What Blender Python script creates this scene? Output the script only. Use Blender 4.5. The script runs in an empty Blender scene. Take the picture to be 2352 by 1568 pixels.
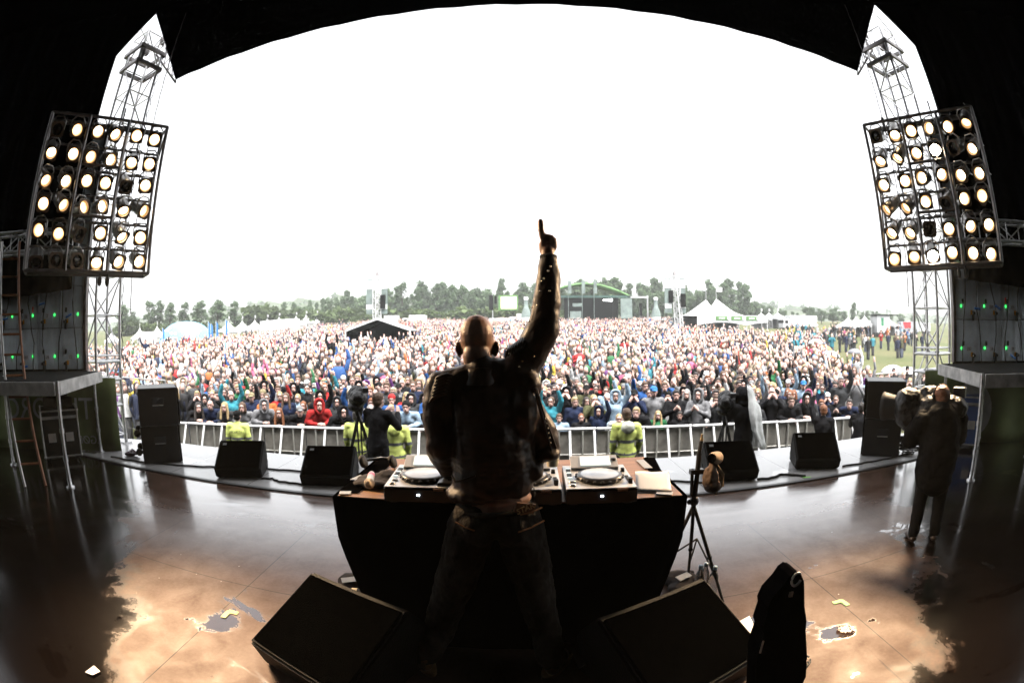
import bpy, bmesh, math, random
import numpy as np
from mathutils import Vector, Matrix, Euler
R = math.radians
rng = random.Random(11)
nrng = np.random.default_rng(5)
S = bpy.context.scene
COL = S.collection

# ------------------------------------------------------------------ camera, sky, sun, exposure
# a full-frame fisheye (equisolid) about 1.6 m above the stage boards
FPX = 1133.0; CX, CY = 1176.0, 784.0; CAMH = 1.62
PITCH, ROLL, YAW = R(0.75), R(0.53), R(-1.0)

def _world(x, d, f):
    y, z = f*math.cos(PITCH)-d*math.sin(PITCH), -(d*math.cos(PITCH)+f*math.sin(PITCH))
    return Vector((x*math.cos(YAW)+y*math.sin(YAW), y*math.cos(YAW)-x*math.sin(YAW), z))

def ray(u, v):
    dx, dy = u-CX, v-CY
    dx, dy = dx*math.cos(ROLL)-dy*math.sin(ROLL), dy*math.cos(ROLL)+dx*math.sin(ROLL)
    r = math.hypot(dx, dy); t = 2*math.asin(r/(2*FPX)); s = math.sin(t)/max(r, 1e-9)
    return _world(dx*s, dy*s, math.cos(t))

def at_z(u, v, z=0.0):
    r = ray(u, v); return Vector((0, 0, CAMH))+r*((z-CAMH)/r.z)

def at_y(u, v, y):
    r = ray(u, v); return Vector((0, 0, CAMH))+r*(y/r.y)

cam = bpy.data.cameras.new('camera'); cam.type = 'PANO'
cam.panorama_type = 'FISHEYE_EQUISOLID'
cam.fisheye_lens = FPX/2352*36; cam.fisheye_fov = R(200)
cam.sensor_width = 36; cam.sensor_fit = 'HORIZONTAL'
cam.clip_start = 0.02; cam.clip_end = 5000
cam.dof.use_dof = True; cam.dof.focus_distance = 2.6; cam.dof.aperture_fstop = 11
co = bpy.data.objects.new('camera', cam); COL.objects.link(co)
rt = _world(math.cos(ROLL), math.sin(ROLL), 0); up = _world(math.sin(ROLL), -math.cos(ROLL), 0); fw = _world(0, 0, 1)
co.matrix_world = Matrix(((rt.x, up.x, -fw.x, 0), (rt.y, up.y, -fw.y, 0), (rt.z, up.z, -fw.z, CAMH), (0, 0, 0, 1)))
S.camera = co

SUN_EL, SUN_AZ = R(70), R(150)
W = bpy.data.worlds.new('World'); S.world = W; W.use_nodes = True
nt = W.node_tree; nt.nodes.clear()
o_ = nt.nodes.new('ShaderNodeOutputWorld'); bg = nt.nodes.new('ShaderNodeBackground')
sk = nt.nodes.new('ShaderNodeTexSky'); sk.sky_type = 'NISHITA'; sk.sun_disc = False
sk.sun_elevation = SUN_EL; sk.sun_rotation = SUN_AZ; sk.air_density = 1.0; sk.dust_density = 4.0; sk.ozone_density = 1.0
hs = nt.nodes.new('ShaderNodeHueSaturation'); hs.inputs['Saturation'].default_value = 0.10
nt.links.new(sk.outputs[0], hs.inputs['Color']); nt.links.new(hs.outputs[0], bg.inputs['Color'])
bg.inputs['Strength'].default_value = 0.15
nt.links.new(bg.outputs[0], o_.inputs['Surface'])
sl = bpy.data.lights.new('sun', 'SUN'); sl.energy = 1.2; sl.angle = R(30); sl.color = (1, .96, .9)
so = bpy.data.objects.new('sun', sl); COL.objects.link(so)
sd = Vector((math.sin(SUN_AZ)*math.cos(SUN_EL), math.cos(SUN_AZ)*math.cos(SUN_EL), math.sin(SUN_EL)))
so.rotation_euler = (-sd).to_track_quat('-Z', 'Y').to_euler()
vs = S.view_settings; vs.view_transform = 'Standard'; vs.look = 'None'; vs.gamma = 1; vs.use_curve_mapping = False
vs.exposure = 2.05
S.cycles.max_bounces = 6; S.cycles.diffuse_bounces = 0; S.cycles.glossy_bounces = 3; S.cycles.transmission_bounces = 4
S.cycles.sample_clamp_indirect = 6; S.cycles.use_denoising = True; S.cycles.caustics_reflective = False; S.cycles.caustics_refractive = False
S.cycles.use_adaptive_sampling = True; S.cycles.adaptive_threshold = 0.02

# ------------------------------------------------------------------ materials
MATS = {}
def nodes_of(name):
    m = bpy.data.materials.new(name); m.use_nodes = True
    n = m.node_tree.nodes; p = n['Principled BSDF']
    return m, n, m.node_tree.links, p

def mat(name, col, rough=.6, metal=0., var=.25, vscale=6., bump=0., bscale=60., spec=.5, objcol=False, attr=None, emit=None, estr=0., alpha=1., coat=0., sheen=0., stretch=None, trans=0.):
    if name in MATS: return MATS[name]
    m, n, l, p = nodes_of(name); MATS[name] = m
    p.inputs['Roughness'].default_value = rough; p.inputs['Metallic'].default_value = metal
    p.inputs['Specular IOR Level'].default_value = spec
    p.inputs['Coat Weight'].default_value = coat
    if sheen: p.inputs['Sheen Weight'].default_value = sheen
    if trans: p.inputs['Transmission Weight'].default_value = trans
    tc = n.new('ShaderNodeTexCoord'); src = tc.outputs['Object']
    if stretch:
        mp = n.new('ShaderNodeMapping'); mp.inputs['Scale'].default_value = stretch; l.new(src, mp.inputs[0]); src = mp.outputs[0]
    nz = n.new('ShaderNodeTexNoise'); nz.inputs['Scale'].default_value = vscale; nz.inputs['Detail'].default_value = 5; l.new(src, nz.inputs['Vector'])
    mr = n.new('ShaderNodeMapRange'); mr.inputs['From Min'].default_value = .3; mr.inputs['From Max'].default_value = .7
    mr.inputs['To Min'].default_value = 1-var; mr.inputs['To Max'].default_value = 1+var; l.new(nz.outputs['Fac'], mr.inputs['Value'])
    vm = n.new('ShaderNodeVectorMath'); vm.operation = 'SCALE'; l.new(mr.outputs[0], vm.inputs['Scale'])
    if objcol:
        oi = n.new('ShaderNodeObjectInfo'); l.new(oi.outputs['Color'], vm.inputs[0])
    elif attr and attr != 'paint':
        at = n.new('ShaderNodeAttribute'); at.attribute_name = attr; l.new(at.outputs['Color'], vm.inputs[0])
    else: vm.inputs[0].default_value = col[:3]
    outp = vm.outputs[0]
    if attr == 'paint':
        at = n.new('ShaderNodeAttribute'); at.attribute_name = 'paint'; v2 = n.new('ShaderNodeVectorMath'); v2.operation = 'MULTIPLY'
        l.new(outp, v2.inputs[0]); l.new(at.outputs['Color'], v2.inputs[1]); outp = v2.outputs[0]
    l.new(outp, p.inputs['Base Color'])
    if bump:
        bz = n.new('ShaderNodeTexNoise'); bz.inputs['Scale'].default_value = bscale; bz.inputs['Detail'].default_value = 4; l.new(src, bz.inputs['Vector'])
        b = n.new('ShaderNodeBump'); b.inputs['Strength'].default_value = bump; b.inputs['Distance'].default_value = .02; l.new(bz.outputs['Fac'], b.inputs['Height']); l.new(b.outputs[0], p.inputs['Normal'])
    if emit: p.inputs['Emission Color'].default_value = (*emit, 1); p.inputs['Emission Strength'].default_value = estr
    if alpha < 1: p.inputs['Alpha'].default_value = alpha
    return m

BLACKCLOTH = mat('black_stage_cloth', (.0022, .0022, .0026), .95, var=.3, spec=0., bump=.3, bscale=12)
BLACKPAINT = mat('black_painted_wood', (.0032, .003, .003), .62, var=.7, vscale=9, bump=.2, bscale=120, spec=.12)
CABINET = mat('black_cabinet_paint', (.004, .004, .004), .38, var=.5, vscale=9, bump=.15, bscale=150, spec=.5)
GRILLE = mat('black_perforated_grille', (.0013, .0013, .0013), .85, var=.4, vscale=30, bump=.8, bscale=260, spec=0.)
BLACKPLASTIC = mat('black_plastic', (.012, .012, .013), .35)
RUBBER = mat('black_rubber', (.008, .008, .008), .7)
ALU = mat('truss_aluminium', (.55, .55, .56), .38, .9, var=.2, vscale=20)
STEEL = mat('dark_steel_tube', (.16, .15, .15), .4, .9, var=.3)
CHROME = mat('polished_can_metal', (.30, .29, .28), .28, .95, var=.2)
WHITE = mat('white_painted_metal', (.86, .86, .85), .45, var=.08)
WHITEPVC = mat('white_tent_fabric', (.80, .81, .80), .5, var=.06, vscale=1.5)
BOARDGREY = mat('weathered_white_beam', (.50, .49, .47), .6, var=.35, vscale=7, bump=.2)
FLAG = mat('white_flag_cloth', (.78, .78, .78), .8)
DARK = mat('dark_interior', (.012, .013, .013), .9, spec=.08)

# ------------------------------------------------------------------ mesh helpers
class MB:
    def __init__(s): s.v = []; s.f = []; s.mi = []; s.sm = []; s.M = Matrix.Identity(4)
    def add(s, vs_, fs, mi=0, smooth=False):
        b = len(s.v); s.v += [tuple(s.M @ Vector(p)) for p in vs_]
        for f in fs: s.f.append([b+i for i in f]); s.mi.append(mi); s.sm.append(smooth)
    def box(s, c, d, rz=0., mi=0, bev=0., rot=None):
        bm = bmesh.new(); bmesh.ops.create_cube(bm, size=1)
        for q in bm.verts: q.co = Vector((q.co.x*d[0], q.co.y*d[1], q.co.z*d[2]))
        if bev: bmesh.ops.bevel(bm, geom=bm.edges[:], offset=bev, segments=2, affect='EDGES', profile=.6)
        m = Matrix.Translation(c) @ (rot.to_4x4() if rot else Matrix.Rotation(rz, 4, 'Z'))
        bm.verts.ensure_lookup_table()
        s.add([m @ q.co for q in bm.verts], [[q.index for q in f.verts] for f in bm.faces], mi); bm.free()
    def tube(s, p, q, r, r2=None, n=8, mi=0, cap=True):
        p, q = Vector(p), Vector(q); r2 = r if r2 is None else r2; d = q-p
        if d.length < 1e-6: return
        z = d.normalized(); x = z.orthogonal().normalized(); y = z.cross(x)
        vv = [p+(x*math.cos(6.2832*i/n)+y*math.sin(6.2832*i/n))*r for i in range(n)]+[q+(x*math.cos(6.2832*i/n)+y*math.sin(6.2832*i/n))*r2 for i in range(n)]
        s.add(vv, [[i, (i+1) % n, n+(i+1) % n, n+i] for i in range(n)], mi, True)
        if cap: s.add(vv, [list(range(n))[::-1], list(range(n, 2*n))], mi)
    def path(s, pts, r, n=6, mi=0):
        pts = [Vector(p) for p in pts]; rings = []
        for i, p in enumerate(pts):
            t = (pts[min(i+1, len(pts)-1)]-pts[max(i-1, 0)]).normalized()
            x = t.cross(Vector((0, 0, 1)));
            if x.length < .05: x = t.cross(Vector((1, 0, 0)))
            x.normalize(); y = t.cross(x)
            rr = r[i] if isinstance(r, (list, tuple)) else r
            rings.append([p+(x*math.cos(6.2832*k/n)+y*math.sin(6.2832*k/n))*rr for k in range(n)])
        s.loft(rings, mi)
    def loft(s, rings, mi=0, smooth=True, cap=True, closed=True):
        n = len(rings[0]); vv = [p for r_ in rings for p in r_]; ff = []
        for j in range(len(rings)-1):
            for i in range(n if closed else n-1):
                k = (i+1) % n; ff.append([j*n+i, j*n+k, (j+1)*n+k, (j+1)*n+i])
        s.add(vv, ff, mi, smooth)
        if cap and closed: s.add(rings[0], [list(range(n))[::-1]], mi); s.add(rings[-1], [list(range(n))], mi)
    def lathe(s, prof, n=16, M=None, mi=0, cap=True):
        M = M or Matrix.Identity(4)
        s.loft([[M @ Vector((r*math.cos(6.2832*i/n), r*math.sin(6.2832*i/n), z)) for i in range(n)] for r, z in prof], mi, True, cap)
    def prism(s, poly, a, b, M=None, mi=0):
        M = M or Matrix.Identity(4); n = len(poly)
        s.loft([[M @ Vector((x, y, a)) for x, y in poly], [M @ Vector((x, y, b)) for x, y in poly]], mi, False)
    def ball(s, c, r, n=12, mi=0, rot=None):
        r = (r, r, r) if not isinstance(r, (tuple, list)) else r; c = Vector(c); m = max(4, n//2); rings = []
        for j in range(m+1):
            a = math.pi*j/m-math.pi/2; rr = max(math.cos(a), .001)
            ring = [Vector((rr*math.cos(6.2832*i/n)*r[0], rr*math.sin(6.2832*i/n)*r[1], math.sin(a)*r[2])) for i in range(n)]
            rings.append([c+(rot @ p if rot else p) for p in ring])
        s.loft(rings, mi)
    def build(s, name, mats, parent=None, loc=None):
        me = bpy.data.meshes.new(name); me.from_pydata(s.v, [], s.f); me.update()
        mats = mats if isinstance(mats, (list, tuple)) else [mats]
        for m in mats: me.materials.append(m)
        me.polygons.foreach_set('material_index', s.mi); me.polygons.foreach_set('use_smooth', s.sm)
        return link(name, me, parent, loc)

def link(name, me, parent=None, loc=None):
    o = bpy.data.objects.new(name, me); COL.objects.link(o)
    if parent: o.parent = parent
    if loc is not None: o.location = loc
    return o

def tag(o, label=None, cat=None, group=None, kind=None):
    if label: o['label'] = label
    if cat: o['category'] = cat
    if group: o['group'] = group
    if kind: o['kind'] = kind
    return o

def thing(name, label, cat, loc=(0, 0, 0), rz=0., group=None):
    o = bpy.data.objects.new(name, None); COL.objects.link(o); o.location = loc; o.rotation_euler = (0, 0, rz)
    o.empty_display_size = .1
    return tag(o, label, cat, group)

def dup(o, loc=None, rz=None, label=None, parent=None, scale=None):
    c = o.copy(); COL.objects.link(c)
    if parent: c.parent = parent
    for ch in list(o.children): dup(ch, parent=c)
    if loc is not None: c.location = loc
    if rz is not None: c.rotation_euler = (0, 0, rz)
    if scale is not None: c.scale = (scale,)*3 if not isinstance(scale, tuple) else scale
    if label: c['label'] = label
    return c

def T(x, y, z): return Matrix.Translation((x, y, z))
def RZ(a): return Matrix.Rotation(a, 4, 'Z')
def align(p, q):
    """matrix that maps local z to p->q with origin p"""
    d = (Vector(q)-Vector(p)).normalized()
    return Matrix.Translation(p) @ d.to_track_quat('Z', 'Y').to_matrix().to_4x4()

def text_mesh(txt, size, depth=.002):
    c = bpy.data.curves.new('lettering', 'FONT'); c.body = txt; c.size = size; c.extrude = depth; c.align_x = 'CENTER'; c.align_y = 'CENTER'
    o = bpy.data.objects.new('lettering', c); COL.objects.link(o)
    dg = bpy.context.evaluated_depsgraph_get(); me = bpy.data.meshes.new_from_object(o.evaluated_get(dg))
    bpy.data.objects.remove(o); bpy.data.curves.remove(c); return me

def lettering(txt, size, m, parent, M, name='lettering'):
    me = text_mesh(txt, size); me.transform(M); me.materials.clear(); me.materials.append(m); me.name = name
    return link(name, me, parent)

def sculpt(name, prims, voxel, smooth=4, disp=None):
    """voxel-merge capsules / ellipsoids into one continuous skin; returns a mesh"""
    b = MB()
    for p in prims:
        if p[0] == 'e': b.ball(p[1], p[2], 16, rot=p[3] if len(p) > 3 else None)
        else:
            ch = p[1]
            for (a, ra), (c, rc) in zip(ch[:-1], ch[1:]):
                a, c = Vector(a), Vector(c); d = (c-a)
                if d.length < 1e-5: continue
                z = d.normalized(); x = z.orthogonal().normalized(); y = z.cross(x); rings = []
                for k in range(5):
                    t = math.pi/2*(k/4-1); rings.append((a+z*ra*math.sin(t), max(ra*math.cos(t), 1e-4)))
                for k in range(5):
                    t = math.pi/2*k/4; rings.append((c+z*rc*math.sin(t), max(rc*math.cos(t), 1e-4)))
                b.loft([[q+(x*math.cos(6.2832*i/14)+y*math.sin(6.2832*i/14))*rr for i in range(14)] for q, rr in rings])
    o = b.build(name, BLACKPLASTIC)
    m = o.modifiers.new('r', 'REMESH'); m.mode = 'VOXEL'; m.voxel_size = voxel; m.use_smooth_shade = True
    if smooth:
        s_ = o.modifiers.new('s', 'SMOOTH'); s_.iterations = smooth; s_.factor = .5
    if disp:
        for k, (size, stren) in enumerate(disp):
            tx = bpy.data.textures.new(name+str(k), 'CLOUDS'); tx.noise_scale = size; tx.noise_depth = 2
            dm = o.modifiers.new('d', 'DISPLACE'); dm.texture = tx; dm.strength = stren; dm.mid_level = .5; dm.texture_coords = 'LOCAL'
    dg = bpy.context.evaluated_depsgraph_get(); me = bpy.data.meshes.new_from_object(o.evaluated_get(dg), depsgraph=dg)
    bpy.data.objects.remove(o); me.materials.clear(); me.name = name
    me.polygons.foreach_set('use_smooth', [True]*len(me.polygons))
    return me

def paint(me, fn):
    a = me.attributes.new('paint', 'FLOAT_COLOR', 'POINT')
    a.data.foreach_set('color', [c for v in me.vertices for c in (*fn(v.co), 1.)])

def gz(y):
    """height of the field: it rises gently away from the stage"""
    return CAMH-3.46+.048*min(max(y, 4), 170)
# ------------------------------------------------------------------ setting: field, hills, stage floor
def make_ground():
    xs = np.concatenate([np.linspace(-820, -120, 14), np.linspace(-100, 100, 41), np.linspace(120, 820, 14)])
    ys = np.concatenate([np.linspace(-120, 0, 6), np.linspace(4, 180, 45), np.linspace(220, 820, 12)])
    vv = [(x, y, gz(y)+.05*math.sin(x*.37)*math.sin(y*.29)*(1 if y > 14 else 0)) for y in ys for x in xs]; n = len(xs)
    b = MB(); b.add(vv, [[j*n+i, j*n+i+1, (j+1)*n+i+1, (j+1)*n+i] for j in range(len(ys)-1) for i in range(n-1)], 0, True)
    m, nn, l, p = nodes_of('trodden_grass')
    tc = nn.new('ShaderNodeTexCoord'); z1 = nn.new('ShaderNodeTexNoise'); z1.inputs['Scale'].default_value = .16; z1.inputs['Detail'].default_value = 8
    z2 = nn.new('ShaderNodeTexNoise'); z2.inputs['Scale'].default_value = 3; z2.inputs['Detail'].default_value = 8
    l.new(tc.outputs['Object'], z1.inputs['Vector']); l.new(tc.outputs['Object'], z2.inputs['Vector'])
    cr = nn.new('ShaderNodeValToRGB'); cr.color_ramp.elements[0].color = (.085, .11, .025, 1); cr.color_ramp.elements[1].color = (.16, .15, .06, 1)
    cr.color_ramp.elements[0].position = .35; cr.color_ramp.elements[1].position = .7
    l.new(z1.outputs['Fac'], cr.inputs[0]); mx = nn.new('ShaderNodeMix'); mx.data_type = 'RGBA'; mx.blend_type = 'MULTIPLY'; mx.inputs[0].default_value = .6
    l.new(cr.outputs[0], mx.inputs[6]); l.new(z2.outputs['Fac'], mx.inputs[7]); l.new(mx.outputs[2], p.inputs['Base Color']); p.inputs['Roughness'].default_value = .95
    tag(b.build('ground', m), kind='structure')
make_ground()

def floor_material():
    m, n, l, p = nodes_of('wet_plywood_boards')
    tc = n.new('ShaderNodeTexCoord'); src = tc.outputs['Object']
    def noise(sc, det=6, rough=.55, dist=0., st=None):
        v = src
        if st: mp = n.new('ShaderNodeMapping'); mp.inputs['Scale'].default_value = st; l.new(src, mp.inputs[0]); v = mp.outputs[0]
        z = n.new('ShaderNodeTexNoise'); z.inputs['Scale'].default_value = sc; z.inputs['Detail'].default_value = det; z.inputs['Roughness'].default_value = rough; z.inputs['Distortion'].default_value = dist
        l.new(v, z.inputs['Vector']); return z.outputs['Fac']
    def rng_(v, a, b, c, d, smooth=False):
        r = n.new('ShaderNodeMapRange'); r.inputs[1].default_value = a; r.inputs[2].default_value = b; r.inputs[3].default_value = c; r.inputs[4].default_value = d
        if smooth: r.interpolation_type = 'SMOOTHSTEP'
        l.new(v, r.inputs[0]); return r.outputs[0]
    def mix(f, a, b):
        x = n.new('ShaderNodeMix'); x.data_type = 'RGBA'; l.new(f, x.inputs[0])
        for k, c in ((6, a), (7, b)):
            if isinstance(c, tuple): x.inputs[k].default_value = (*c, 1)
            else: l.new(c, x.inputs[k])
        return x.outputs[2]
    def fmix(f, a, b):
        x = n.new('ShaderNodeMix'); x.data_type = 'FLOAT'
        if isinstance(f, float): x.inputs[0].default_value = f
        else: l.new(f, x.inputs[0])
        for k, c in ((2, a), (3, b)):
            if isinstance(c, float): x.inputs[k].default_value = c
            else: l.new(c, x.inputs[k])
        return x.outputs[0]
    puddle = rng_(noise(1.25, 8, .6, .5, (.8, 1.3, 1)), .60, .64, 0, 1, True)
    pud2 = rng_(noise(3.6, 7, .62, .4), .66, .71, 0, 1, True)
    mxp = n.new('ShaderNodeMath'); mxp.operation = 'MAXIMUM'; l.new(puddle, mxp.inputs[0]); l.new(pud2, mxp.inputs[1]); puddle = mxp.outputs[0]
    sx = n.new('ShaderNodeSeparateXYZ'); l.new(src, sx.inputs[0])
    yy = sx.outputs['Y']
    damp = rng_(yy, 2.3, 4.2, 0., 1., True)
    edge = rng_(yy, 4.50, 4.56, 0., 1.)
    fine = noise(38, 6, .6); mid = noise(4.5, 6, .6, .3); streak = noise(2.2, 6, .6, .2, (.5, 3, 1))
    base = mix(rng_(mid, .3, .7, 0, 1), (.075, .040, .028), (.115, .064, .044))
    base = mix(rng_(fine, .42, .75, 0, .35), base, (.15, .10, .072))
    base = mix(rng_(noise(9, 4), .70, .74, 0, .6), base, (.05, .02, .012))
    base = mix(puddle, base, (.035, .019, .014))
    vo = n.new('ShaderNodeTexVoronoi'); vo.inputs['Scale'].default_value = 9.; vo.inputs['Randomness'].default_value = 1.; l.new(src, vo.inputs['Vector'])
    sp = rng_(vo.outputs['Distance'], .035, .055, 1, 0); sel = n.new('ShaderNodeSeparateColor'); l.new(vo.outputs['Color'], sel.inputs[0])
    sm_ = n.new('ShaderNodeMath'); sm_.operation = 'MULTIPLY'; l.new(sp, sm_.inputs[0]); l.new(rng_(sel.outputs[0], .80, .82, 0, 1), sm_.inputs[1]); base = mix(sm_.outputs[0], base, (.45, .40, .36))
    scr = n.new('ShaderNodeMath'); scr.operation = 'MULTIPLY'; l.new(rng_(noise(7, 5, .6, 1.5, (1, .12, 1)), .64, .70, 0, 1), scr.inputs[0]); l.new(rng_(noise(1.3, 2), .5, .62, 0, .7), scr.inputs[1]); base = mix(scr.outputs[0], base, (.030, .016, .012))
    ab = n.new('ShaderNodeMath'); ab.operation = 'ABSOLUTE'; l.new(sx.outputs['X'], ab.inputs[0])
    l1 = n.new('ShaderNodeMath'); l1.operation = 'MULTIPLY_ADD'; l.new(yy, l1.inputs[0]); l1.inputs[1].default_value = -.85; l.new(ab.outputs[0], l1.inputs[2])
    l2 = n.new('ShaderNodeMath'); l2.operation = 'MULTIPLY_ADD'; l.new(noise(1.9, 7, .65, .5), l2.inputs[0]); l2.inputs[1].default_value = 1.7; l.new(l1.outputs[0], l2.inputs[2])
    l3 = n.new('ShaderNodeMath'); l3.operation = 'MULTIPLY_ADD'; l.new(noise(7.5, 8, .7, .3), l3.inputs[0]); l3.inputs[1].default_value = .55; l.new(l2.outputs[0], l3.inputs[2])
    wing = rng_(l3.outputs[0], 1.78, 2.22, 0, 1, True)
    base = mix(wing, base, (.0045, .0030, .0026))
    base = mix(edge, base, (.42, .417, .415))  # apron boards painted pale grey to stand for daylight and sky reflection
    br = n.new('ShaderNodeTexBrick'); br.offset = 0.; br.inputs['Scale'].default_value = 1.; br.inputs['Mortar Size'].default_value = .0035; br.inputs['Brick Width'].default_value = 1.24; br.inputs['Row Height'].default_value = 2.05
    br.inputs['Mortar Smooth'].default_value = .1; br.inputs['Bias'].default_value = 0
    mp = n.new('ShaderNodeMapping'); mp.inputs['Location'].default_value = (.55, -.45, 0); l.new(src, mp.inputs[0]); l.new(mp.outputs[0], br.inputs['Vector'])
    base = mix(br.outputs['Fac'], base, (.018, .009, .006))
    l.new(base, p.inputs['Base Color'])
    r1 = fmix(damp, rng_(mid, .3, .7, .72, .5), rng_(streak, .32, .7, .10, .26))
    r1 = fmix(wing, r1, .16)
    r1 = fmix(edge, r1, .26)
    r1 = fmix(puddle, r1, .035)
    l.new(r1, p.inputs['Roughness'])
    l.new(fmix(damp, .22, .8), p.inputs['Specular IOR Level'])
    cw = fmix(edge, damp, .3); cw = fmix(puddle, cw, 1.0); l.new(cw, p.inputs['Coat Weight']); p.inputs['Coat IOR'].default_value = 1.75; l.new(fmix(puddle, rng_(streak, .32, .7, .07, .2), .02), p.inputs['Coat Roughness'])
    bsum = n.new('ShaderNodeMath'); bsum.operation = 'MULTIPLY_ADD'; l.new(fine, bsum.inputs[0]); bsum.inputs[1].default_value = .5; l.new(mid, bsum.inputs[2])
    bb = fmix(puddle, bsum.outputs[0], .5)
    b = n.new('ShaderNodeBump'); b.inputs['Distance'].default_value = .004; l.new(bb, b.inputs['Height']); l.new(fmix(damp, .22, .10), b.inputs['Strength'])
    l.new(b.outputs[0], p.inputs['Normal'])
    return m
FLOORM = floor_material()
LIP = 6.1
b = MB(); poly = [(-9.6, -5), (9.6, -5), (9.6, 3.2), (6.9, 5.75), (5.6, LIP), (-5.6, LIP), (-6.9, 5.75), (-9.6, 3.2)]
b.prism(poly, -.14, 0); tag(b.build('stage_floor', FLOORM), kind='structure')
b = MB()
for (x0, y0), (x1, y1) in zip(poly[2:], poly[3:]):
    c = Vector(((x0+x1)/2, (y0+y1)/2-.06, -.85)); b.box(c, (math.hypot(x1-x0, y1-y0), .04, 1.4), math.atan2(y1-y0, x1-x0))
tag(b.build('stage_skirt', BLACKCLOTH), 'black cloth skirt hanging under the front lip of the stage', 'stage skirt')

# cable ramp along the back of the apron
b = MB()
b.box((0, 4.53, .012), (13.0, .055, .012), bev=.004)
for k in range(240): b.box((-6.45+k*.054, 4.53, .014), (.018, .045, .005))
tag(b.build('cable_ramp', mat('ribbed_ramp_rubber', (.06, .06, .06), .4)), 'black ribbed rubber cable strip lying across the whole stage', 'cable ramp')

# ------------------------------------------------------------------ roof, drapes, walls of the stage
def cloth_wall(p, q, z0, z1, sag=0., amp=.05, wave=.42, th=.03):
    p, q = Vector((*p, 0)), Vector((*q, 0)); L = (q-p).length; d = (q-p).normalized(); nrm = Vector((d.y, -d.x, 0)); nx = max(4, int(L/.09)); nz = 14
    b = MB(); fr = []; bk = []
    for j in range(nz+1):
        for i in range(nx+1):
            t = i/nx; w = amp*math.sin(t*L/wave*6.28+1.3*math.sin(t*5))+amp*.6*math.sin(t*L*3.1+j*.35)
            zz = z0-sag*math.sin(math.pi*t)+(z1-z0+sag*math.sin(math.pi*t))*j/nz
            c = p+d*(t*L)+nrm*w; fr.append((c.x, c.y, zz)); c = c+nrm*th; bk.append((c.x, c.y, zz))
    n = nx+1
    def quads(o, fl): return [([o+j*n+i, o+j*n+i+1, o+(j+1)*n+i+1, o+(j+1)*n+i][::fl]) for j in range(nz) for i in range(nx)]
    o = len(fr); fs = quads(0, 1)+quads(o, -1)
    fs += [[i, o+i, o+i+1, i+1] for i in range(nx)]+[[nz*n+i, nz*n+i+1, o+nz*n+i+1, o+nz*n+i] for i in range(nx)]
    fs += [[j*n, (j+1)*n, o+(j+1)*n, o+j*n] for j in range(nz)]+[[j*n+nx, o+j*n+nx, o+(j+1)*n+nx, (j+1)*n+nx] for j in range(nz)]
    b.add(fr+bk, fs, 0, True); return b

roof = thing('stage_roof', 'black fabric stage roof with an arched front lip against the white sky', 'stage roof', (0, 4.9, 7.15))
RT = Vector((0, 4.9, 7.15))
b = MB(); rings = []
for k in range(41):
    x = -6.02+12.04*k/40; a = 1-(x/6.02)**2
    zf = 6.22+.31*a+.012*math.sin(k*2.1); prof = [(6.03, zf), (6.06, zf+.03), (5.7, zf+.42), (5.2, zf+.78), (4.9, 7.2), (4.9, 7.12), (5.2, zf+.68), (5.65, zf+.33)]
    rings.append([Vector((x, y, z))-RT for y, z in prof])
b.loft(rings, 0, True); b.build('canopy', BLACKCLOTH, roof)
b = MB(); b.prism([(-6.02, 0), (6.02, 0), (6.5, -.12), (9.85, -2.0), (9.85, -10), (-9.85, -10), (-9.85, -2.0), (-6.5, -.12)], .0, .1); b.build('ceiling', BLACKCLOTH, roof)
for s in (-1, 1):
    b = MB(); tri = [Vector((s*6.44, 4.64, 6.22)), Vector((s*6.0, 4.93, 7.16)), Vector((s*6.5, 4.62, 7.2))]; tri = [p-RT for p in tri]; d_ = Vector((0, -.04, 0))
    b.loft([tri, [p+d_ for p in tri]], 0, False); b.build('corner_gusset', BLACKCLOTH, roof)
DL = (-.85, -.53)
def dline(s, t, x0=6.45, y0=4.65): return (s*(x0+.85*t), y0-.53*t)
for s, side in ((-1, 'left'), (1, 'right')):
    b = cloth_wall(dline(s, 0), dline(s, 3.7), 2.38, 7.2, sag=.10)
    tag(b.build('side_drape', BLACKCLOTH), f'black stage drape hanging above the rear of the {side} video wall', 'drape')
    b = cloth_wall((s*9.62, .2), (s*9.62, -5), 0.02, 7.2)
    tag(b.build('wing_curtain', BLACKCLOTH), f'black curtain closing the dark {side} wing of the stage', 'curtain')
b = cloth_wall((-9.6, -4.95), (9.6, -4.95), 0.02, 7.2)
tag(b.build('back_curtain', BLACKCLOTH), 'black curtain closing the back of the stage behind the performer', 'curtain')

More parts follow.
